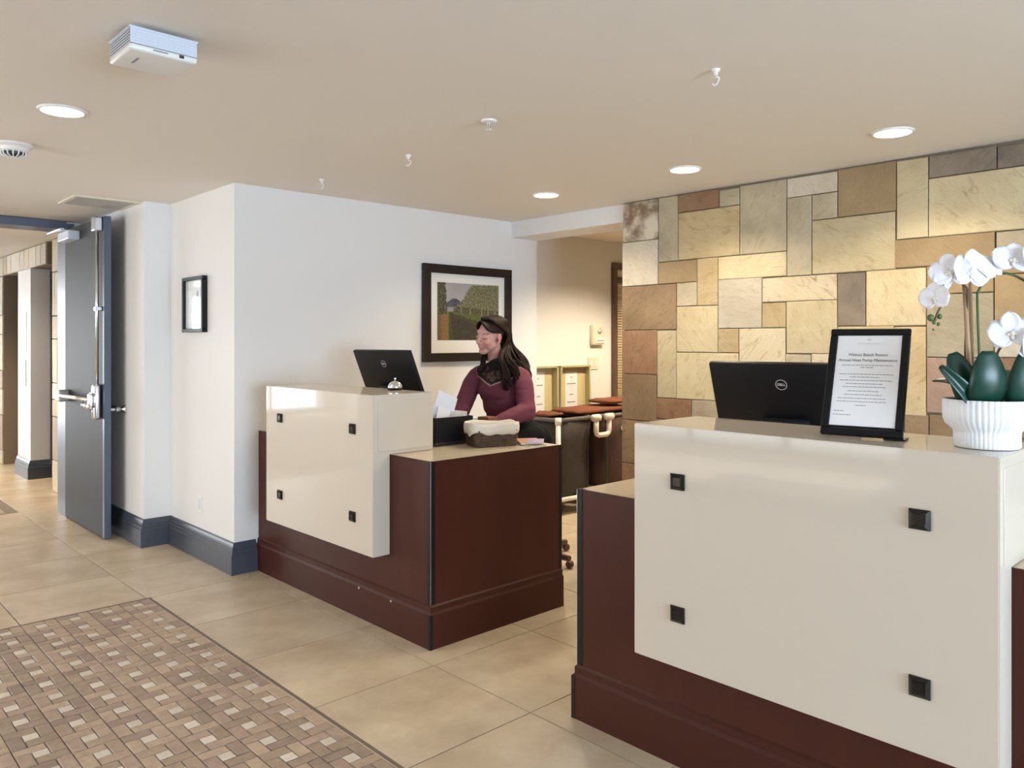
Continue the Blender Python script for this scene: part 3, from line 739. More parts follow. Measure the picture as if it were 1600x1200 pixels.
# ------------------------------------------------------------------ desk bell
t = thing('desk_bell', 'silver call bell on the corner of the far counter', 'bell', (2.478, 3.548, 1.174))
MB().lathe([(0, 0), (.040, 0), (.042, .004), (.040, .009), (.03, .013), (0, .013)], seg=32).build('base', 'black_metal', t, 40)
MB().lathe([(.039, .013), (.0395, .017), (.037, .028), (.029, .040), (.016, .0475), (.0045, .050), (0, .0502)], seg=36).build('dome', 'chrome', t, True)
MB().lathe([(0, .050), (.003, .050), (.003, .056), (.0065, .058), (.007, .062), (.004, .066), (0, .067)], seg=16).build('button', 'chrome', t, True)

# ------------------------------------------------------------------ notice in its black frame
t = thing('framed_notice', 'black upright frame holding a printed maintenance notice', 'notice', (2.279, .957, 1.166), rot=(R(-23), 0, math.atan2(-.217, .039)))
W2, H2 = .222, .336
frame_bars(W2, H2, .022, -.008, .008, 'frame_black', t)
for o in t.children: o.location.z = H2 / 2
MB().box(-W2 / 2 + .004, W2 / 2 - .004, .0, .007, .004, H2 - .004).build('backing', 'frame_black', t)
pp = MB().box(-.0905, .0905, -.003, -.0005, .030, H2 - .020).build('paper', 'paper', t)
easel = MB().prism([(-.02, 0), (.02, 0), (.02, .004), (-.02, .004)], (0, .007, .22), (0, .085, .046), up=(0, .93, .36)).build('easel_leg', 'frame_black', t)
MB().box(W2 / 2 - .05, W2 / 2 + .006, -.004, .05, -.0045, .0).xf(Matrix.Rotation(R(23), 4, 'X')).build('foot', 'frame_black', t)
pw, phh, ptp = .181, H2 - .05, H2 - .020
def PT(fx, fy): return Matrix.Translation(((fx - .5) * pw, -.0031, ptp - fy * phh)) @ Matrix.Rotation(R(90), 4, 'X')
text_mesh('letterhead', 'W', .011, 'print_grey', pp, PT(.5, .055))
text_mesh('letterhead', 'WALNUT BEACH RESORT', .0055, 'logo_silver', pp, PT(.5, .098))
text_mesh('heading', 'Walnut Beach Resort', .0125, 'print_black', pp, PT(.5, .225))
text_mesh('heading', 'Annual Heat Pump Maintenance', .0125, 'print_black', pp, PT(.5, .285))
rw = random.Random(2)
for fy, wd, fx in ((.34, .78, .5), (.365, .2, .5), (.44, .82, .5), (.472, .46, .48), (.508, .80, .5), (.545, .55, .48), (.58, .65, .48), (.625, .48, .48), (.665, .56, .48), (.705, .72, .46), (.74, .74, .46), (.78, .16, .46), (.845, .16, .14), (.885, .27, .19)):
    mb = MB(); x = (fx - .5 - wd / 2) * pw; xe = x + wd * pw; z = ptp - fy * phh
    while x < xe:
        wl = rw.uniform(.004, .012); x2 = min(x + wl, xe)
        mb.box(x, x2, -.0033, -.003, z - .0011, z + .0011); x = x2 + .0018
    tag(mb.build('small_print', 'print_grey', pp), kind='stuff')

# ------------------------------------------------------------------ potted orchid
mat('pot_ceramic', (0.80, 0.82, 0.86), 0.35)
mat('soil', (0.035, 0.025, 0.018), 0.95, bump=(60, 0.8))
mat('leaf', (0.003, 0.032, 0.020), 0.33, var=((0.006, 0.052, 0.032), 14, 0.3))
mat('petal', (0.86, 0.86, 0.90), 0.55)
mat('lip', (0.80, 0.74, 0.66), 0.5)
mat('stem_brown', (0.10, 0.06, 0.03), 0.6)
mat('stem_green', (0.05, 0.10, 0.02), 0.5)
mat('bamboo', (0.33, 0.20, 0.10), 0.6, var=((0.45, 0.30, 0.17), 30, 0.3), stretch=(4, 4, .5))
mat('bud', (0.09, 0.13, 0.035), 0.5)
orc = thing('potted_orchid', 'white artificial orchid in a ribbed white footed bowl', 'plant', (2.338, .651, 1.1615), rz=R(-43.37))
NR = 48
def ribs(t, i): return 1 + (.022 * abs(math.sin(t * NR / 2)) - .011 if i > 0 else 0)
MB().lathe([(0, 0), (.074, 0), (.077, .004), (.077, .035), (.078, .043), (.085, .050), (.096, .060), (.1015, .074), (.103, .09), (.103, .122), (.101, .126), (.097, .124), (.096, .112), (.0, .108)], seg=288, mod=ribs).build('bowl', 'pot_ceramic', orc, 50)
MB().lathe([(0, .116), (.06, .1165), (.0965, .112)], seg=24).build('soil', 'soil', orc, True)
K = .00169
def q(u, v, y=0.0): return Vector(((u - 1542) * K, y, (698.7 - v) * K))
def smooth_path(pts, n=6):
    out = []; P = [Vector(p) for p in pts]
    for i in range(len(P) - 1):
        a, b, c, d = P[max(i - 1, 0)], P[i], P[i + 1], P[min(i + 2, len(P) - 1)]
        for k in range(n):
            t = k / n
            out.append(.5 * ((2 * b) + (c - a) * t + (2 * a - 5 * b + 4 * c - d) * t * t + (3 * b - 3 * c + d - a) * t ** 3))
    return out + [P[-1]]
MB().tube([q(1520, 634), q(1514, 560), q(1511, 510), q(1506, 432)], [.0068, .0064, .006, .0055], 9).tube([q(1527, 634, .01), q(1521, 540, .008), q(1518, 430, .006)], [.0048, .0045, .004], 8).build('stake', 'bamboo', orc, True)
MB().tube(smooth_path([q(1530, 634, -.01), q(1527, 560, -.01), q(1524, 470, -.01), q(1526, 455, -.01), q(1538, 438, -.008), q(1556, 429, 0), q(1578, 428, .01), q(1604, 436, .02), q(1630, 452, .03)]), .0032, 8).build('stem', 'stem_green', orc, True)
MB().tube(smooth_path([q(1512, 634, .012), q(1512, 540, .01), q(1509, 462, -.01), q(1500, 448, -.02), q(1482, 436, -.03), q(1466, 436, -.035), q(1462, 455, -.035), q(1463, 475, -.03), q(1455, 492, -.03), q(1450, 508, -.03)]), .0028, 8).build('stem', 'stem_brown', orc, True)
MB().tube(smooth_path([q(1559, 636, .0), q(1556, 590, 0), q(1556, 556, -.005), q(1564, 540, -.01), q(1582, 532, -.01)]), .0032, 8).build('stem', 'stem_brown', orc, True)
for u, v, r in ((1445, 498, .0085), (1459, 496, .0065), (1450, 505, .005), (1457, 508, .0045), (1449, 516, .003)):
    MB().ball(q(u, v, -.03), r, 12, 8, (1, 1, 1.15)).build('bud', 'bud', orc, True)
def leaf(base, tip, width, bow, name='leaf', m='leaf', nrm=(0, -1, 0), cup=.25, nl=12, nw=6, round_=.55):
    base = Vector(base); tip = Vector(tip); ax = tip - base; Ln = ax.length; ax.normalize()
    nrm = Vector(nrm); nrm = (nrm - ax * nrm.dot(ax)).normalized(); sd = ax.cross(nrm)
    vs = []; fs = []
    for i in range(nl + 1):
        s = i / nl
        w = width * (math.sin(math.pi * (.10 + .88 * s ** round_)) ** .42) * .5
        for k in range(-nw // 2, nw // 2 + 1):
            f = k / (nw / 2)
            vs.append(base + ax * (s * Ln) + sd * (f * w) + nrm * (bow * math.sin(math.pi * s) + cup * w * (abs(f) ** 1.5) - (.0022 if k == 0 else 0)))
    n = nw + 1
    for i in range(nl):
        for k in range(nw): fs.append((i * n + k, i * n + k + 1, (i + 1) * n + k + 1, (i + 1) * n + k))
    me = bpy.data.meshes.new(name); me.from_pydata(vs, [], fs); me.materials.append(MATS[m])
    me.polygons.foreach_set('use_smooth', [True] * len(me.polygons))
    o = link(name, me, orc); md = o.modifiers.new('thick', 'SOLIDIFY'); md.thickness = .0022; md.offset = 0
    return o
leaf(q(1521, 638, -.055), q(1519, 549, -.075), .098, .018, cup=-.35, round_=.75)
leaf(q(1512, 632, -.03), q(1486, 552, -.01), .075, .01, cup=-.3, round_=.8)
leaf(q(1512, 634, -.04), q(1453, 572, -.05), .040, .012, nrm=(-.6, -.6, .6), cup=.4, round_=.6)
leaf(q(1580, 640, -.05), q(1592, 543, -.06), .105, .016, cup=-.3, round_=.8)
leaf(q(1540, 632, .0), q(1551, 566, .01), .05, .008, cup=-.3)
leaf(q(1560, 634, .05), q(1618, 585, .09), .07, .02, nrm=(0, -.4, 1), cup=.3)
leaf(q(1536, 632, .05), q(1500, 600, .13), .07, .02, nrm=(0, -.2, 1), cup=.3)
def petal_mesh(Ln, wd, cup, curl, ruff, seed):
    nl, nw = 8, 6; vs = []; fs = []
    for i in range(nl + 1):
        s = i / nl; w = wd * .5 * (math.sin(math.pi * (s * .95 + .04)) ** .6)
        for k in range(nw + 1):
            f = k / nw * 2 - 1
            z = cup * w * f * f + curl * s * s + ruff * math.sin(f * 5 + seed) * s + ruff * .6 * math.sin(s * 9 + seed * 2)
            vs.append((f * w, s * Ln, z))
    for i in range(nl):
        for k in range(nw): fs.append((i * (nw + 1) + k, i * (nw + 1) + k + 1, (i + 1) * (nw + 1) + k + 1, (i + 1) * (nw + 1) + k))
    me = bpy.data.meshes.new('petal'); me.from_pydata(vs, [], fs); me.materials.append(MATS['petal'])
    me.polygons.foreach_set('use_smooth', [True] * len(me.polygons)); return me
big = [petal_mesh(.050, .066, -.10, -.004, .0016, s) for s in (0, 2)]
sml = [petal_mesh(.048, .042, .15, -.006, .0010, s) for s in (1, 3)]
rf = random.Random(9)
def flower(pos, face, size=1.0, roll=0.0):
    face = Vector(face).normalized()
    Mx = Matrix.Translation(pos) @ face.to_track_quat('Z', 'Y').to_matrix().to_4x4() @ Matrix.Rotation(roll, 4, 'Z') @ Matrix.Scale(size, 4)
    lip = MB().ball((0, -.006, .006), .006, 10, 6, (1, 1.2, 1)).ball((0, -.014, .006), .005, 8, 6, (.9, 1.6, .5)).ball((.007, -.008, .006), .004, 8, 6).ball((-.007, -.008, .006), .004, 8, 6).xf(Mx)
    o = lip.build('flower', 'lip', orc, True); o['label'] = 'white orchid bloom'
    for ang, ms, dz in ((90, big, .002), (-90, big, .002), (0, sml, 0), (128, sml, -.001), (-128, sml, -.001)):
        p = link('petal', rf.choice(ms), o)
        p.matrix_local = Mx @ Matrix.Translation((0, 0, dz)) @ Matrix.Rotation(R(ang), 4, 'Z') @ Matrix.Rotation(R(rf.uniform(4, 16)), 4, 'X')
        md = p.modifiers.new('thick', 'SOLIDIFY'); md.thickness = .0010; md.offset = 0
flower(q(1468, 427, -.05), (-.55, -.75, .25), 1.0, .2)
flower(q(1497, 426, -.055), (.15, -.95, .1), 1.12, -.1)
flower(q(1530, 421, -.03), (.3, -.7, .55), 1.0, .3)
flower(q(1572, 408, -.03), (-.25, -.85, .45), 1.05, -.2)
flower(q(1604, 408, -.03), (.35, -.9, .2), 1.1, .2)
flower(q(1447, 466, -.045), (-.85, -.5, -.05), .82, .1)
flower(q(1474, 447, -.02), (.5, -.5, -.3), .62, .5)
flower(q(1566, 520, -.04), (-.45, -.8, .35), 1.15, .1)
flower(q(1598, 540, -.05), (.25, -.9, .0), 1.15, -.3)
flower(q(1630, 440, .01), (.6, -.7, .2), 1.0, .2)

# ------------------------------------------------------------------ black paper tray on the far desk
t = thing('paper_tray', 'black plastic box full of papers on the far desk', 'paper tray', (2.735, 3.470, DT + .001), rz=R(-2))
MB().bbox(-.138, .138, -.128, .128, 0, .018, .005).build('base', 'charcoal_plastic', t, 40)
w = MB().box(-.13, .13, -.12, -.112, .012, .150).box(-.13, .13, .112, .12, .012, .150).box(-.13, -.122, -.112, .112, .012, .150).box(.122, .13, -.112, .112, .012, .150)
w.build('walls', 'black_plastic', t)
MB().box(-.12, .12, -.11, .11, .02, .03).build('bottom', 'black_plastic', t)
def card(name, label, loc, rot, w_, h_, m='paper_blue', mark=True, grp=None):
    c = thing(name, label, 'paper', loc, rot=rot, group=grp)
    MB().box(-w_ / 2, w_ / 2, -.0012, .0012, 0, h_).build('sheet', m, c)
    if mark:
        p = MB()
        p.box(-w_ * .3, w_ * .3, -.0016, -.0012, h_ * .62, h_ * .63).box(-w_ * .36, w_ * .2, -.0016, -.0012, h_ * .5, h_ * .51).box(-w_ * .1, w_ * .25, -.0016, -.0012, h_ * .38, h_ * .385).box(-w_ * .35, -w_ * .32, -.0016, -.0012, h_ * .2, h_ * .45)
        p.build('print_lines', 'logo_silver', c)
    return c
card('envelope', 'taller pale blue envelope leaning out of the black box', (2.672, 3.435, .915), (R(-8), R(24), R(-6)), .135, .25)
card('envelope', 'shorter white envelope standing left in the black box', (2.665, 3.400, .915), (R(-8), R(18), R(-4)), .085, .165, 'paper')
rp = random.Random(4)
pf = thing('paper_stack', 'loose white papers filling the rest of the black box', 'paper', (2.735, 3.47, .905))
for k in range(9):
    MB().box(-.0007, .0007, -.09, .09, 0, .125 + rp.uniform(0, .02)).xf(Matrix.Translation((.02 + k * .0105, rp.uniform(-.008, .008), 0)) @ Matrix.Rotation(R(rp.uniform(-3, 3)), 4, 'Y')).build('sheet', 'paper', pf)
t = thing('letter_tray', 'low dark letter tray behind the black box', 'letter tray', (2.985, 3.685, DT + .001), rz=R(0))
MB().box(-.10, .10, -.14, .14, 0, .006).box(-.10, -.094, -.14, .14, .006, .09).box(.094, .10, -.14, .14, .006, .09).box(-.094, .094, .134, .14, .006, .09).box(-.094, .094, -.14, -.134, .006, .09).build('tray', 'black_plastic', t)
MB().box(-.10, .10, -.14, .14, .086, .092).build('lid', 'charcoal_plastic', t)
t = tag(MB().bbox(-.09, .09, -.12, .12, 0, .018, .002, 1).build('letter_pile', 'paper'), 'white letters lying on the low letter tray', 'paper'); t.location = (2.985, 3.67, DT + .0935); t.rotation_euler = (0, 0, R(8))
t = thing('stapler', 'black stapler on the white letters', 'stapler', (2.99, 3.69, DT + .112), rz=R(-40))
MB().bbox(-.08, .08, -.017, .017, 0, .012, .004).build('base', 'black_plastic', t, 40)
MB().bbox(-.085, .08, -.014, .014, .0, .018, .006).xf(Matrix.Translation((0, 0, .016)) @ Matrix.Rotation(R(6), 4, 'Y')).build('arm', 'black_plastic', t, 40)
mat('box_brown', (0.22, 0.085, 0.045), 0.5)
t = thing('small_box', 'small brown box beside the white letters', 'box', (3.085, 3.475, DT + .001), rz=R(0))
MB().bbox(-.035, .035, -.045, .045, 0, .105, .003).build('body', 'box_brown', t); MB().bbox(-.037, .037, -.047, .047, .095, .12, .003).build('lid', 'box_brown', t)
t = thing('card_terminal', 'dark card terminal between the white counter and the black box', 'card terminal', (2.68, 3.74, DT + .001), rz=R(-60))
MB().bbox(-.06, .06, -.07, .07, 0, .13, .012).build('body', 'charcoal_plastic', t, 40)
MB().bbox(-.055, .055, -.02, .0, .13, .20, .006).xf(Matrix.Rotation(R(-8), 4, 'X')).build('display', 'black_plastic', t, 40)
t = thing('keyboard', 'black keyboard in front of the woman', 'keyboard', (2.99, 4.10, DT + .001), rz=R(90))
MB().bbox(-.21, .21, -.065, .065, 0, .014, .004).build('body', 'black_plastic', t, 40)
km = MB().bbox(-.011, .011, -.010, .010, 0, .006, .002, 1).mesh('key', 'charcoal_plastic')
for r_ in range(4):
    for k in range(15): link('key', km, t, (-.19 + k * .027, -.042 + r_ * .027, .014))

# ------------------------------------------------------------------ wicker basket with cloth liner
mat('wicker', (0.045, 0.024, 0.015), 0.5, var=((0.16, 0.095, 0.06), 45, 0.2))
mat('linen', (0.80, 0.77, 0.71), 0.8, bump=(220, 0.3))
t = thing('wicker_basket', 'dark wicker basket lined with white cloth on the far desk', 'basket', (2.865, 3.195, DT + .001), rz=math.atan2(3.069 - 3.148, 2.937 - 2.706))
bw, bd, bh = .235, .160, .118
def ring_pts(s, z, n=18, wob=0.0, ph=0):
    pts = []
    hw, hd = bw / 2 * s, bd / 2 * s; c = .018
    per = [(-hw + c, -hd), (hw - c, -hd), (hw, -hd + c), (hw, hd - c), (hw - c, hd), (-hw + c, hd), (-hw, hd - c), (-hw, -hd + c)]
    for i in range(8):
        a = Vector((*per[i], 0)); b = Vector((*per[(i + 1) % 8], 0)); m = max(1, int((b - a).length / .0115))
        for k in range(m):
            p = a.lerp(b, k / m); nrm = Vector((p.x / hw, p.y / hd, 0)); 
            idx = len(pts)
            w = wob * (1 if (idx + ph) % 2 else -1)
            pts.append(Vector((p.x, p.y, z)) + nrm.normalized() * w)
    return pts
wk = MB()
rows = 10
for k in range(rows):
    z = .005 + k * (bh * .76) / rows
    pts = ring_pts(1 + .09 * z / bh, z, wob=.0034, ph=k); pts.append(pts[0])
    wk.tube(pts, .0050, 6, flat=1.0)
wk.build('weave', 'wicker', t, True)
stk = ring_pts(1.0, 0)
sm = MB()
for i in range(0, len(stk), 3):
    b = stk[i]; sm.tube([b, Vector((b.x * 1.09, b.y * 1.09, bh * .74))], .0034, 5)
sm.build('stakes', 'wicker', t, True)
MB().box(-bw / 2 + .01, bw / 2 - .01, -bd / 2 + .01, bd / 2 - .01, .002, .008).build('bottom', 'wicker', t)
# liner: a cloth skirt folded over the rim, inside wall included
ln = MB(); prof = [(1.175, .066), (1.195, .088), (1.20, .108), (1.17, .126), (1.10, .126), (1.02, .105), (.90, .03)]
nseg = 72; vs = []; fs = []
for k in range(nseg):
    a = 2 * math.pi * k / nseg
    for i, (s, z) in enumerate(prof):
        ca, sa = math.cos(a), math.sin(a); e_ = 5.5
        rr = (abs(ca) ** e_ + abs(sa) ** e_) ** (-1 / e_)
        wv = mnoise.noise(Vector((ca * 3, sa * 3, i * .35)))
        zz_ = z + (.022 * mnoise.noise(Vector((ca * 2.2, sa * 2.2, 9))) if i == 0 else .005 * wv + .004 * math.sin(a * 4) * abs(math.cos(a * 2)))
        vs.append((ca * rr * bw / 2 * s + .003 * wv, sa * rr * bd / 2 * s + .003 * wv, zz_))
n = len(prof)
for k in range(nseg):
    k2 = (k + 1) % nseg
    for i in range(n - 1): fs.append((k * n + i, k2 * n + i, k2 * n + i + 1, k * n + i + 1))
ln.add(vs, fs); ln.add([(x, y, .03) for x, y in ((-.112, -.075), (.112, -.075), (.112, .075), (-.112, .075))], [(0, 1, 2, 3)])
lo = ln.build('liner', 'linen', t, True); md = lo.modifiers.new('thick', 'SOLIDIFY'); md.thickness = .003
lo['label'] = 'white cloth liner folded over the rim'

# brochures
mat('print_purple', (0.36, 0.25, 0.55), 0.35, var=((0.55, 0.45, 0.66), 12, 0.2))
mat('print_orange', (0.62, 0.22, 0.10), 0.35, var=((0.72, 0.48, 0.30), 9, 0.2))
mat('print_tan', (0.45, 0.33, 0.20), 0.4)
def brochure(label, x, y, z, rz, w_, h_, cover, th=.006):
    b = thing('brochure', label, 'brochure', (x, y, z), rz=R(rz), group='brochures on the far desk')
    MB().box(-w_ / 2, w_ / 2, -h_ / 2, h_ / 2, 0, th - .0008).build('pages', 'paper', b)
    MB().box(-w_ / 2 - .001, w_ / 2 + .001, -h_ / 2 - .001, h_ / 2 + .001, th - .0008, th).build('cover', cover, b)
brochure('tan brochure at the bottom beside the wicker basket', 3.03, 3.07, DT + .0016, -15, .11, .20, 'print_tan', .005)
brochure('orange brochure beside the wicker basket', 3.065, 3.11, DT + .0070, -32, .13, .20, 'print_orange', .009)
brochure('purple brochure nearest the desk edge', 3.055, 3.045, DT + .0164, -48, .085, .16, 'print_purple', .006)

# ------------------------------------------------------------------ back office: wall units, door with blind
OW = 4.97
t = thing('intercom', 'cream intercom unit on the back office wall', 'intercom', (5.80, OW, 1.495))
MB().bbox(-.085, .085, -.045, -.001, -.09, .10, .008).build('body', 'cream_plastic', t, 40)
MB().lathe([(0, 0), (.028, 0), (.03, .003), (0, .004)], seg=20).xf(Matrix.Translation((.01, -.045, .045)) @ Matrix.Rotation(R(90), 4, 'X')).build('speaker', 'white_plastic', t, True)
MB().bbox(-.05, .078, -.052, -.044, -.075, -.02, .003).build('panel', 'white_plastic', t)
MB().box(-.035, .065, -.0528, -.052, -.056, -.046).build('panel_marks', 'print_grey', t)
t = thing('switch_plate', 'double white switch plate below the intercom', 'switch plate', (5.76, OW, 1.225))
MB().bbox(-.075, .075, -.007, -.0005, -.058, .058, .003).build('cover_plate', 'cream_plastic', t)
for x in (-.034, .034): MB().bbox(x - .016, x + .016, -.012, -.006, -.032, .032, .003).build('rocker', 'white_plastic', t)
mat('door_brown', (0.105, 0.060, 0.040), 0.45)
mat('blind', (0.78, 0.70, 0.52), 0.55)
od = tag(bpy.data.objects.new('door_4', None), 'brown framed office door with a pale blind', kind='structure'); COL.objects.link(od); od.location = (6.04, OW, 0)
MB().box(0, .062, -.03, .0, 0, 2.215).box(.88, .942, -.03, .0, 0, 2.215).box(.062, .88, -.03, .0, 2.15, 2.215).build('door_casing', 'door_brown', od)
MB().box(.062, .88, -.008, -.001, 0, 2.15).build('door_panel', 'cream_plastic', od)
MB().box(.066, .876, -.028, -.012, 2.02, 2.075).build('blind_rail', 'door_brown', od)
bs = MB().prism([(-.011, -.004), (.011, .003), (.011, .004), (-.011, -.003)], (.07, -.018, 0), (.872, -.018, 0)).mesh('blind_slat', 'blind')
for k in range(58): link('blind_slat', bs, od, (0, 0, .55 + k * .0253))
mat('tray_yellow', (0.66, 0.58, 0.33), 0.35, coat=0.2)
mat('tray_edge', (0.50, 0.46, 0.26), 0.4)
def wall_tray(x, label):
    t = thing('wall_tray', label, 'notice holder', (x, OW, .60), group='yellow notice holders on the office wall')
    MB().box(-.2, .2, -.02, -.001, 0, .60).build('back', 'tray_yellow', t)
    fr = MB()
    fr.prism([(-.215, 0), (-.195, 0), (-.185, .60), (-.205, .615)], (0, -.075, 0), (0, -.001, 0), side=(1, 0, 0))
    fr.prism([(.215, 0), (.195, 0), (.185, .60), (.205, .615)], (0, -.075, 0), (0, -.001, 0), side=(1, 0, 0))
    fr.prism([(-.205, .600), (.205, .600), (.205, .615), (-.205, .615)], (0, -.075, 0), (0, -.001, 0), side=(1, 0, 0))
    fr.prism([(-.215, 0), (.215, 0), (.215, .015), (-.215, .015)], (0, -.075, 0), (0, -.001, 0), side=(1, 0, 0))
    fr.build('rim', 'tray_edge', t)
    p = MB().box(-.09, .075, -.0225, -.02, .06, .565).build('notice', 'paper', t)
    k = MB()
    for z, w_ in ((.50, .02), (.44, .12), (.34, .05), (.27, .11), (.20, .13), (.13, .10)):
        k.box(-.0075 - w_ / 2, -.0075 + w_ / 2, -.0232, -.0225, z, z + .010)
    k.build('print_lines', 'print_grey', p)
wall_tray(5.44, 'yellow notice holder on the office wall, right one of two')
wall_tray(5.00, 'yellow notice holder half hidden behind the woman, left one of two')

# ------------------------------------------------------------------ laundry hampers
mat('hamper_cloth', (0.030, 0.022, 0.019), 0.8, var=((0.05, 0.036, 0.030), 12, 0.3), bump=(200, 0.3))
mat('hamper_brown', (0.055, 0.026, 0.020), 0.8, var=((0.08, 0.04, 0.03), 12, 0.3), bump=(200, 0.3))
mat('towel', (0.20, 0.065, 0.03), 0.95, bump=(240, 0.6))
mat('rail_grey', (0.13, 0.115, 0.105), 0.5)
def hamper(label, x0, x1, cloth, first, y0=4.42, y1=4.82):
    t = thing('laundry_hamper', label, 'laundry hamper', (x0, y0, 0), group='laundry hampers in the back office')
    w_, d_ = x1 - x0, y1 - y0; zt = .79
    for px, py in ((0, 0), (w_, 0), (0, d_), (w_, d_)):
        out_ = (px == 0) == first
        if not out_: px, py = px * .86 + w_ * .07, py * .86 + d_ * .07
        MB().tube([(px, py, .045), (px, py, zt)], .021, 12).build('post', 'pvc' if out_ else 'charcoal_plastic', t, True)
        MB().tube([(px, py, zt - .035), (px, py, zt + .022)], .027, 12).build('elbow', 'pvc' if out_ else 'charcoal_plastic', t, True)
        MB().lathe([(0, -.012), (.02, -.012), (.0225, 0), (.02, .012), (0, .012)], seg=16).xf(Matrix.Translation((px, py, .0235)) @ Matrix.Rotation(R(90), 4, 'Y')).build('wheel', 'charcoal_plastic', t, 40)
    for a, b in (((0, 0), (w_, 0)), ((0, d_), (w_, d_)), ((0, 0), (0, d_)), ((w_, 0), (w_, d_))):
        MB().tube([(*a, .135), (*b, .135)], .019, 10).build('lower_rail', 'pvc', t, True)
        MB().tube([(*a, zt), (*b, zt)], .017, 10).build('upper_rail', 'rail_grey', t, True)
    bag = MB(); i_ = .012
    vs = []; nx = 7
    rows_ = [(.785, -.012), (.60, .0), (.40, .004), (.24, .004), (.162, .01)]
    per = [(i_, i_), (w_ * .33, i_ - .012), (w_ * .66, i_ - .006), (w_ - i_, i_), (w_ - i_, d_ / 2), (w_ - i_, d_ - i_), (w_ * .66, d_ - i_), (w_ * .33, d_ - i_), (i_, d_ - i_), (i_, d_ / 2)]
    for z, ins in rows_:
        for x, y in per:
            cx, cy = w_ / 2, d_ / 2
            vs.append((cx + (x - cx) * (1 - ins / .2), cy + (y - cy) * (1 - ins / .2), z))
    n_ = len(per); fs = [(r_ * n_ + k, r_ * n_ + (k + 1) % n_, (r_ + 1) * n_ + (k + 1) % n_, (r_ + 1) * n_ + k) for r_ in range(len(rows_) - 1) for k in range(n_)] + [tuple((len(rows_) - 1) * n_ + k for k in range(n_))]
    bag.add(vs, fs); bg_ = bag.build('bag', cloth, t, True); md = bg_.modifiers.new('thick', 'SOLIDIFY'); md.thickness = .004
    return t
h1 = hamper('dark grey laundry hamper with white pipe frame behind the seated woman', 4.695, 5.10, 'hamper_cloth', True)
h2 = hamper('brown laundry hamper with white pipe frame beside the slate wall', 5.28, 5.88, 'hamper_brown', False)
MB().bbox(.22, .36, -.012, -.004, .655, .685, .003).build('tag', 'pvc', h2)
t = thing('pipe_clip', 'white U-shaped pipe joining the two hampers', 'pipe clip', (5.19, 4.365, .79))
MB().tube([(-.085, 0, .0), (-.085, 0, -.115), (-.075, 0, -.14), (-.05, 0, -.15), (.05, 0, -.15), (.075, 0, -.14), (.085, 0, -.115), (.085, 0, .0)], .022, 12).build('pipe', 'pvc', t, True)
for x in (-.085, .085): MB().tube([(x - .04, .0, .0), (x + .04, .0, .0)], .030, 12).build('collar', 'pvc', t, True)
def towel(label, x, y, z, w_, d_, h_, rz, seed):
    nx, ny = 22, 12; vs = []; fs = []
    for side in (1, -1):
        for j in range(ny + 1):
            for i in range(nx + 1):
                fx, fy = i / nx * 2 - 1, j / ny * 2 - 1
                ed = (1 - abs(fx) ** 8) * (1 - abs(fy) ** 6)
                zz_ = h_ * .5 + side * h_ * .5 * ed ** .5
                if side > 0: zz_ += .012 * mnoise.noise(Vector((fx * 3 + seed, fy * 2, seed))) * ed + .006 * math.sin(fy * 9 + fx * 2 + seed) * ed
                vs.append((fx * w_ / 2, fy * d_ / 2, zz_))
    n_ = (nx + 1) * (ny + 1)
    for s_ in (0, n_):
        for j in range(ny):
            for i in range(nx):
                a = s_ + j * (nx + 1) + i; fs.append((a, a + 1, a + nx + 2, a + nx + 1))
    o = MB().add(vs, fs).build('towel', 'towel', None, True); o.location = (x, y, z); o.rotation_euler = (0, 0, R(rz))
    tag(o, label, 'towel', 'brown towels on the hampers')
towel('thick folded rust-brown towel across the two hampers', 5.36, 4.62, .808, .82, .34, .05, 2, 1)
towel('rust-brown towel lying on top near the slate wall', 5.62, 4.60, .878, .42, .28, .04, -6, 5)
towel('flat brown towel at the left on the dark hamper', 4.79, 4.66, .808, .20, .26, .03, 4, 8)

# ------------------------------------------------------------------ stool and seated woman (local frame: x right, y away, z up)
PRZ = R(-43.37); PLOC = (3.627, 3.728, 0.0)
mat('stool_wood', (0.075, 0.032, 0.020), 0.4)
mat('stool_cloth', (0.02, 0.018, 0.02), 0.8)
t = thing('desk_stool', 'high swivel stool under the woman, brown star base on the floor', 'stool', PLOC, rz=0)
MB().lathe([(0, .62), (.19, .62), (.21, .635), (.212, .655), (.195, .676), (0, .684)], seg=36).build('seat', 'stool_cloth', t, 40)
MB().tube([(0, 0, .06), (0, 0, .63)], .028, 14).build('post', 'black_metal', t, True)
MB().tube([(.22 * math.cos(R(a)), .22 * math.sin(R(a)), .27) for a in range(0, 361, 15)], .011, 8).tube([(-.22, 0, .27), (.22, 0, .27)], .008, 8).build('foot_ring', 'brushed', t, True)
for k in range(5):
    a = R(-8 + 72 * k)
    l = MB().tube([(.03 * math.cos(a), .03 * math.sin(a), .085), (.36 * math.cos(a), .36 * math.sin(a), .062)], [.026, .02], 8).build('leg', 'stool_wood', t, 40)
    MB().lathe([(0, -.016), (.022, -.016), (.026, 0), (.022, .016), (0, .016)], seg=16).xf(Matrix.Translation((.36 * math.cos(a), .36 * math.sin(a), .027)) @ Matrix.Rotation(a, 4, 'Z') @ Matrix.Rotation(R(90), 4, 'X')).build('caster', 'stool_wood', l, 40)

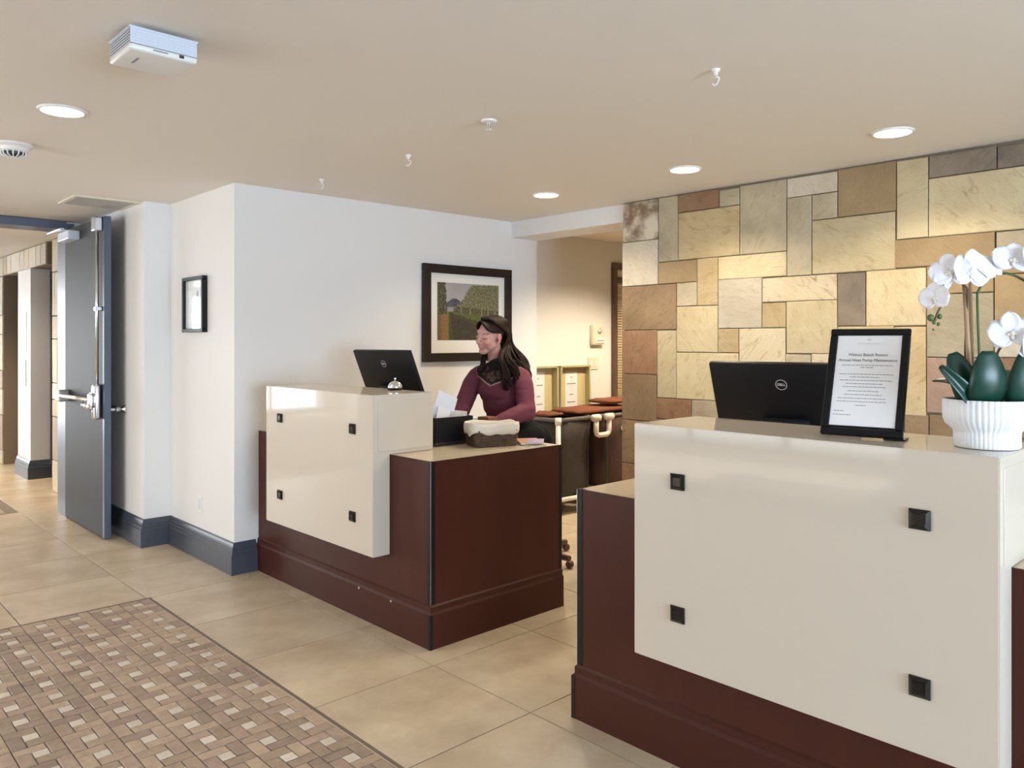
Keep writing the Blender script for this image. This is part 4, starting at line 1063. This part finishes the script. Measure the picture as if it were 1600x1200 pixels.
person = thing('person', 'seated woman in a plum sweater with embroidered black yoke, smiling', 'person', PLOC, rz=PRZ)
class Prims:
    def __init__(s): s.mb = MB()
    def cap(s, p0, p1, r0, r1, n=5):
        p0 = Vector(p0); p1 = Vector(p1)
        s.mb.tube([p0.lerp(p1, k / n) for k in range(n + 1)], [r0 + (r1 - r0) * k / n for k in range(n + 1)], 18)
        s.mb.ball(p0, r0, 18, 12); s.mb.ball(p1, r1, 18, 12)
    def chain(s, pts, rr):
        for i in range(len(pts) - 1): s.cap(pts[i], pts[i + 1], rr[i], rr[i + 1])
    def ell(s, c, rad, M=None):
        b = MB().ball((0, 0, 0), 1, 28, 18, rad)
        b.xf(Matrix.Translation(c) @ (M.to_4x4() if M else Matrix.Identity(4))); s.mb.add(b.v, b.f)
    def remesh(s, name, voxel, smooth, m, fine=None):
        me = s.mb.mesh(name, None)
        o = bpy.data.objects.new('tmp', me); COL.objects.link(o)
        md = o.modifiers.new('r', 'REMESH'); md.mode = 'VOXEL'; md.voxel_size = voxel; md.use_smooth_shade = True
        if smooth:
            ms = o.modifiers.new('s', 'SMOOTH'); ms.factor = .5; ms.iterations = smooth
        dg = bpy.context.evaluated_depsgraph_get(); dg.update()
        out = bpy.data.meshes.new_from_object(o.evaluated_get(dg)); bpy.data.objects.remove(o)
        out.name = name; out.materials.clear(); out.materials.append(MATS[m]); return out
def paint(me, fn, layer='tint'):
    ca = me.color_attributes.new(layer, 'FLOAT_COLOR', 'POINT')
    for i, v in enumerate(me.vertices): ca.data[i].color = (*fn(v.co, v.normal), 1)
mat('skin', (.5, .27, .21), 0.5, attr='tint')
mat('sweater', (.13, .026, .053), 0.85, attr='tint', bump=(320, 0.25))
mat('trousers', (0.005, 0.005, 0.006), 0.9, spec=0.15)
mat('shoe', (0.015, 0.013, 0.013), 0.4)
mat('hair', (0.011, 0.0065, 0.005), 0.6, spec=0.15, var=((0.028, 0.015, 0.010), 40, 0.25), stretch=(1, 1, .2))
FB = Vector((-.727, -.687, 0)); LB = Vector((.687, -.727, 0))        # hips: facing, her left
FC = Vector((-.506, -.863, 0)); LC = Vector((.863, -.506, 0))        # chest
def rot(L_, F_): return Matrix((L_, -F_, Vector((0, 0, 1)))).transposed()   # x = her left, y = back
MBd, MC = rot(LB, FB), rot(LC, FC)
pel = Vector((0, 0, .80)); waist = Vector((-.125, -.012, .955)); chest = Vector((-.160, -.01, 1.125)); neck = Vector((-.170, .005, 1.275))
shR = Vector((-.318, .092, 1.205)); shL = Vector((-.008, -.088, 1.205))
elR = Vector((-.408, -.03, .990)); wrR = Vector((-.49, -.235, .945)); hdR = Vector((-.535, -.30, .918))
elL = Vector((.018, -.20, .995)); wrL = Vector((-.175, -.345, .935)); hdL = Vector((-.235, -.425, .908))
hipL = pel + LB * .09; hipR = pel - LB * .09
knL = hipL + FB * .42 + Vector((0, 0, -.09)); knR = hipR + FB * .42 + Vector((0, 0, -.09))
anL = Vector((-.16, -.165, .37)); anR = Vector((-.245, -.06, .37))
def torso_low(P, g):
    P.ell(pel + Vector((.02, .02, -.005)), (.165 + g, .125 + g, .115 + g), MBd)
    P.ell(pel - FB * .05 + LB * .07 + Vector((0, 0, -.01)), (.098 + g, .10 + g, .10 + g), MBd)
    P.ell(pel - FB * .05 - LB * .07 + Vector((0, 0, -.01)), (.098 + g, .10 + g, .10 + g), MBd)
    P.cap(pel + Vector((-.02, 0, .03)), waist + Vector((.02, 0, -.03)), .118 + g, .10 + g)
    P.chain([hipL, hipL.lerp(knL, .5), knL], [.088 + g, .078 + g, .06 + g]); P.chain([hipR, hipR.lerp(knR, .5), knR], [.088 + g, .078 + g, .06 + g])
    P.chain([knL, knL.lerp(anL, .35), anL], [.058 + g, .056 + g, .038 + g]); P.chain([knR, knR.lerp(anR, .35), anR], [.058 + g, .056 + g, .038 + g])
def torso_up(P, g):
    P.ell(waist, (.122 + g, .094 + g, .10 + g), MC)
    P.ell(waist.lerp(chest, .5), (.130 + g, .098 + g, .12 + g), MC)
    P.ell(chest, (.143 + g, .10 + g, .12 + g), MC)
    P.ell(chest + FC * .045 + Vector((0, 0, -.012)), (.122 + g, .068 + g, .070 + g), MC)
    P.ell(chest + Vector((-.004, .006, .075)), (.145 + g, .075 + g, .065 + g), MC)
    P.cap(shR.lerp(neck, .15), neck + Vector((0, 0, -.02)), .052 + g, .056 + g); P.cap(shL.lerp(neck, .15), neck + Vector((0, 0, -.02)), .052 + g, .056 + g)
# head frame
FH = Vector((-.72, -.69, 0)).normalized(); LH = Vector((-FH.y, FH.x, 0))
Rh = rot(LH, FH).to_4x4() @ Matrix.Rotation(R(-7), 4, 'X').inverted() @ Matrix.Rotation(R(6), 4, 'Y')
HC = Vector((-.222, -.02, 1.472)); HM = Matrix.Translation(HC) @ Rh; HI = HM.inverted()
def hp(x, y, z): return HM @ Vector((x, y, z))
def hand(P, wr, hd, up, thumb_side, curl):
    d = (hd - wr).normalized(); side = d.cross(up).normalized()
    pc = wr + d * .045
    P.cap(wr - d * .02, pc, .021, .024); 
    for k in (-1.1, -.4, .35, 1.0): P.cap(pc + side * (k * .017) - d * .01, pc + side * (k * .02) + d * .035, .0135, .0115)
    for k, ln in zip((-1.15, -.4, .35, 1.05), (.062, .074, .079, .070) if thumb_side > 0 else (.070, .079, .074, .062)):
        b = pc + side * (k * .02) + d * .042
        j1 = b + d * ln * .42 - up * (ln * .12 * curl); j2 = j1 + d * ln * .30 - up * (ln * .2 * curl); j3 = j2 + d * ln * .2 - up * (ln * .25 * curl)
        P.chain([b, j1, j2, j3], [.0095, .0088, .008, .0068])
    tb = wr + d * .012 + side * (thumb_side * .022)
    P.chain([tb, tb + d * .03 + side * (thumb_side * .022), tb + d * .058 + side * (thumb_side * .028) - up * .008], [.0125, .0105, .0085])
B = Prims()
torso_low(B, -.014); torso_up(B, -.014)
for sh, el, wr in ((shR, elR, wrR), (shL, elL, wrL)): B.chain([sh, el, wr], [.046, .038, .024])
up = Vector((0, 0, 1))
hand(B, wrR, hdR, up, 1, .55); hand(B, wrL, hdL, up, -1, .6)
for an in (anL, anR):
    B.chain([an, an + FB * .03 + Vector((0, 0, -.05)), an + FB * .15 + Vector((0, 0, -.062))], [.036, .034, .022])
B.chain([neck + Vector((0, 0, -.05)), neck.lerp(hp(0, .03, -.06), .5), hp(0, .022, -.055)], [.060, .050, .050])
M3 = Rh.to_3x3()
B.ell(hp(0, .018, .030), (.072, .092, .084), M3)
B.ell(hp(0, -.026, -.014), (.061, .062, .088), M3)
B.cap(hp(.040, -.004, -.052), hp(.013, -.066, -.094), .026, .018); B.cap(hp(-.040, -.004, -.052), hp(-.013, -.066, -.094), .026, .018)
B.ell(hp(0, -.072, -.095), (.022, .017, .016), M3)
for s in (-1, 1): B.ell(hp(s * .036, -.024, -.048), (.027, .046, .042), M3)
for s in (-1, 1):
    B.ell(hp(s * .037, -.056, -.030), (.026, .026, .026), M3)
    B.ell(hp(s * .030, -.0765, .001), (.0175, .0085, .0095), M3)
    B.ell(hp(s * .011, -.096, -.034), (.008, .010, .007), M3)
    B.ell(hp(s * .075, .018, -.002), (.010, .023, .034), M3 @ Matrix.Rotation(R(s * 22), 3, 'Z')); B.ell(hp(s * .077, .012, -.024), (.007, .010, .012), M3)
B.ell(hp(0, -.064, .032), (.050, .016, .028), M3)
B.cap(hp(0, -.086, .008), hp(0, -.109, -.028), .0075, .0105)
B.ell(hp(0, -.085, -.0585), (.023, .0090, .0050), M3); B.ell(hp(0, -.0835, -.068), (.019, .0090, .0058), M3)
bme = B.remesh('body', .0030, 6, 'skin')
def skin(co, n):
    c = Vector((.60, .325, .275))
    h = HI @ co
    if (h.length < .2 and h.z > -.12):
        if h.y < -.03:
            ax = abs(h.x)
            r = math.exp(-(((ax - .036) / .022) ** 2 + ((h.z + .03) / .022) ** 2)); c = c.lerp(Vector((.64, .24, .20)), .6 * r)
            bz = .021 + .007 * math.sin(min(1, max(0, (ax - .012) / .038)) * math.pi * .75)
            if .012 < ax < .052 and abs(h.z - bz) < .0032: c = c.lerp(Vector((.06, .03, .02)), .72)
            ez = -.003 - .004 * math.sin(min(1, max(0, (ax - .016) / .03)) * math.pi)
            if .015 < ax < .047 and abs(h.z - ez) < .0026: c = c.lerp(Vector((.03, .018, .014)), .8)
            sm = .012 * (ax / .03) ** 2
            if ax < .030:
                if abs(h.z + .0635 - sm) < .0022 and ax < .024: c = Vector((.66, .50, .45))
                elif abs(h.z + .0640 - sm) < .0078 * (1 - (ax / .031) ** 2) + .0008: c = Vector((.50, .185, .165))
            if h.y < -.088 and abs(h.z + .038) < .003 and .003 < ax < .011: c = Vector((.25, .09, .07))
        if abs(h.x) > .069: c = c.lerp(Vector((.62, .24, .19)), .5)
    return c
paint(bme, skin)
body = link('body', bme, person); body['label'] = 'bare face, neck and hands'
# ear studs
for s in (1,): MB().ball(hp(s * .085, .009, -.032), .0045, 10, 8).build('earring', 'pvc', person, True)

# trousers and shoes
P = Prims(); torso_low(P, .006)
link('trousers', P.remesh('trousers', .008, 4, 'trousers'), person)
for an in (anL, anR):
    P = Prims(); P.chain([an + Vector((0, 0, -.035)), an + FB * .05 + Vector((0, 0, -.055)), an + FB * .165 + Vector((0, 0, -.064))], [.044, .042, .031])
    link('shoe', P.remesh('shoe', .006, 3, 'shoe'), person)
# sweater with puffed sleeves
P = Prims(); torso_up(P, .008)
P.cap(neck + Vector((0, 0, -.03)), neck + Vector((-.004, -.002, .022)), .066, .058)
for sh, el, wr in ((shR, elR, wrR), (shL, elL, wrL)):
    m1 = sh.lerp(el, .3) + Vector((0, 0, .012)); m2 = sh.lerp(el, .72)
    P.chain([sh, m1, m2, el], [.056, .063, .060, .058])
    P.chain([el, el.lerp(wr, .45), el.lerp(wr, .84), wr], [.060, .055, .045, .033])
sme = P.remesh('sweater', .0052, 12, 'sweater')
mot = [(-.082, 1.232, .015), (-.036, 1.212, .017), (.004, 1.196, .018), (.044, 1.212, .017), (.088, 1.232, .015), (-.012, 1.232, .012), (.028, 1.236, .012), (-.062, 1.262, .013), (.066, 1.262, .013), (-.112, 1.262, .014), (.115, 1.262, .014), (-.10, 1.288, .012), (.10, 1.288, .012)]
def knit(co, n):
    d = co - chest; l = d.dot(LC); f = d.dot(FC); z = co.z
    base = Vector((.155, .035, .064))
    base = base * (1 + .12 * mnoise.noise(co * 9))
    al = abs(l)
    line = 1.152 + al * .40 if al < .135 else 1.206 + (al - .135) * 2.6
    if al < .19:
        # pale piping border
        if abs(z - line) < .0042: return Vector((.50, .36, .33))
        if z > line:
            c = Vector((.012, .009, .010))
            for a, b, r in mot:
                q_ = math.hypot(l - a, z - b)
                ang = math.atan2(z - b, l - a)
                rr = r * (1 + .18 * math.sin(5 * ang + a * 40))
                if q_ < rr and (q_ > rr * .62 or q_ < rr * .28): return Vector((.20, .105, .085))
            return c
    return base
paint(sme, knit)
# wrinkles in the sleeves and waist
moved = [(v.co.copy(), v.normal.copy()) for v in sme.vertices]
flat_co = []
for co, nr in moved:
    if co.z < 1.14: co = co + nr * (mnoise.noise(Vector((co.x * 12, co.y * 12, co.z * 26))) * .0045)
    flat_co += co[:]
sme.vertices.foreach_set('co', flat_co); sme.update()
link('sweater', sme, person)

# hair: scalp cap and wavy locks
hc = MB(); seg, rings = 48, 30; vs = []; fs = []
for i in range(rings + 1):
    th = math.pi * i / rings
    for k in range(seg):
        p_ = 2 * math.pi * k / seg
        vs.append((.0765 * math.sin(th) * math.cos(p_), .020 + .096 * math.sin(th) * math.sin(p_), .032 + .0875 * math.cos(th)))
def keep(v):
    x, y, z = v
    if z > .088: return y > -.072
    if z > .03: return y > -.056 + (.088 - z) * .9
    return y > .034 + max(0, (-.02 - z)) * .2
for i in range(rings):
    for k in range(seg):
        f_ = (i * seg + k, (i + 1) * seg + k, (i + 1) * seg + (k + 1) % seg, i * seg + (k + 1) % seg)
        if all(keep(vs[a]) for a in f_): fs.append(f_)
hc.add([HM @ Vector(v) for v in vs], fs)
hair = hc.build('hair', 'hair', person, True); hair['label'] = 'long loose dark brown hair'
md = hair.modifiers.new('thick', 'SOLIDIFY'); md.thickness = .006; md.offset = -1
rh = random.Random(21)
lk = MB()
def lock(pts, r, seed, wave):
    path = smooth_path(pts, 5); n = len(path); out = []
    for i, p in enumerate(path):
        s = i / (n - 1); w = wave * max(0, s - .35) / .65
        out.append(p + Vector((mnoise.noise(Vector((seed, s * 5.5, 0))), mnoise.noise(Vector((seed, s * 5.5, 9))), .3 * mnoise.noise(Vector((seed, s * 5, 5))))) * w)
    lk.tube(out, [r * (.55 + .45 * min(1, s_ * 5)) * (1 if s_ < .6 else max(.30, 1 - (s_ - .6) * 1.6)) for s_ in [i / (n - 1) for i in range(n)]], 6, flat=.6)
def scalp(s, y0, a, back):
    return hp(-.012 * (1 - min(1, a)) + s * .083 * math.sin(a), y0 + back, .035 + .094 * math.cos(a) * (1 - .25 * max(0, (abs(y0 + back - .02) - .05) / .09)))
for k in range(84):      # her left side (towards the camera): swept over the ear, down neck and shoulder
    y0 = -.058 + .132 * (k / 83); f = k / 83
    pts = [scalp(1, y0, .08, 0), scalp(1, y0, .5, .012 + .02 * (1 - f)), scalp(1, y0, 1.0, .045 * (1 - f) + .02), hp(.086 - .026 * f, min(.108, max(.052, y0 + .076 + .06 * (1 - f))), .014), hp(.078 - .01 * f, .060 + .058 * f, -.06)]
    j = lambda a: rh.uniform(-a, a)
    if f < .42:
        pts += [Vector((-.150 + j(.012), -.118 + j(.012), 1.335)), Vector((-.128 + j(.022), -.150 + j(.01), 1.25)), Vector((-.112 + j(.03), -.158 + j(.012), 1.150 + j(.03)))]
    elif f < .72:
        pts += [Vector((-.105 + j(.02), -.095 + j(.015), 1.335)), Vector((-.062 + j(.025), -.128 + j(.015), 1.262)), Vector((-.040 + j(.035), -.145 + j(.015), 1.165 + j(.03)))]
    else:
        pts += [Vector((-.075 + j(.02), -.03 + j(.02), 1.33)), Vector((-.01 + j(.022), -.045 + j(.025), 1.275)), Vector((.022 + j(.022), -.05 + j(.03), 1.165 + j(.03)))]
    lock(pts, rh.uniform(.009, .014), k * .37, .024)
for k in range(30):      # her right side, falling behind and in front of the far shoulder
    y0 = -.058 + .132 * (k / 29); f = k / 29
    j = lambda a: rh.uniform(-a, a)
    pts = [scalp(-1, y0, .08, 0), scalp(-1, y0, .5, .012 + .02 * (1 - f)), scalp(-1, y0, 1.0, .045 * (1 - f) + .02), hp(-.086 + .02 * f, min(.105, max(.030, y0 + .06 + .055 * (1 - f))), .012), hp(-.080, .05 + .04 * f, -.06)]
    if f < .5: pts += [Vector((-.262 + j(.012), .02 + j(.02), 1.33)), Vector((-.272 + j(.016), -.03 + j(.02), 1.26)), Vector((-.272 + j(.015), -.045 + j(.02), 1.240 + j(.02)))]
    else: pts += [Vector((-.20 + j(.03), .09 + j(.02), 1.32)), Vector((-.19 + j(.04), .11 + j(.02), 1.22)), Vector((-.18 + j(.04), .12 + j(.02), 1.12 + j(.03)))]
    lock(pts, rh.uniform(.009, .013), 100 + k * 1.3, .018)
for k in range(44):      # back of the head
    f = k / 43
    j = lambda a: rh.uniform(-a, a)
    x0 = -.07 + .14 * f
    pts = [hp(x0 * .3, .015, .124), hp(x0 * .8, .086, .092), hp(x0, .122, .02), hp(x0, .138, -.06), Vector((-.105 + .16 * f * .7 + j(.02), .07 - .05 * f + j(.015), 1.31)), Vector((-.07 + .10 * f + j(.02), .09 - .1 * f + j(.02), 1.23)), Vector((-.04 + .085 * f + j(.02), .08 - .10 * f + j(.02), 1.15 + j(.03)))]
    lock(pts, rh.uniform(.011, .015), 200 + k * .41, .024)
# a few fine fly-away strands and the swept fringe
for k in range(18):
    g_ = k / 17
    lock([hp(-.014, -.064 + .06 * g_, .110 + .012 * g_), hp(.018, -.078 + .055 * g_, .094 + .01 * g_), hp(.046, -.068 + .05 * g_, .062 + .026 * g_), hp(.067, -.040 + .04 * g_, .038 + .030 * g_), hp(.080, -.002 + .02 * g_, .030 + .018 * g_), hp(.085, .050, .018)], .0062, 300 + k * .6, .003)
    lock([hp(-.014, -.064 + .06 * g_, .110 + .012 * g_), hp(-.036, -.074 + .055 * g_, .090 + .01 * g_), hp(-.056, -.062 + .05 * g_, .060 + .026 * g_), hp(-.072, -.030 + .04 * g_, .030 + .030 * g_), hp(-.084, .036, .004)], .0062, 330 + k * .6, .003)
# one fine flyaway strand behind the head
lock([hp(.03, .10, .0), hp(.05, .135, -.05), Vector((-.035, -.02, 1.375)), Vector((-.018, -.03, 1.35)), Vector((-.03, -.03, 1.325))], .0016, 400, .006)
lk.build('hair_locks', 'hair', hair, True)
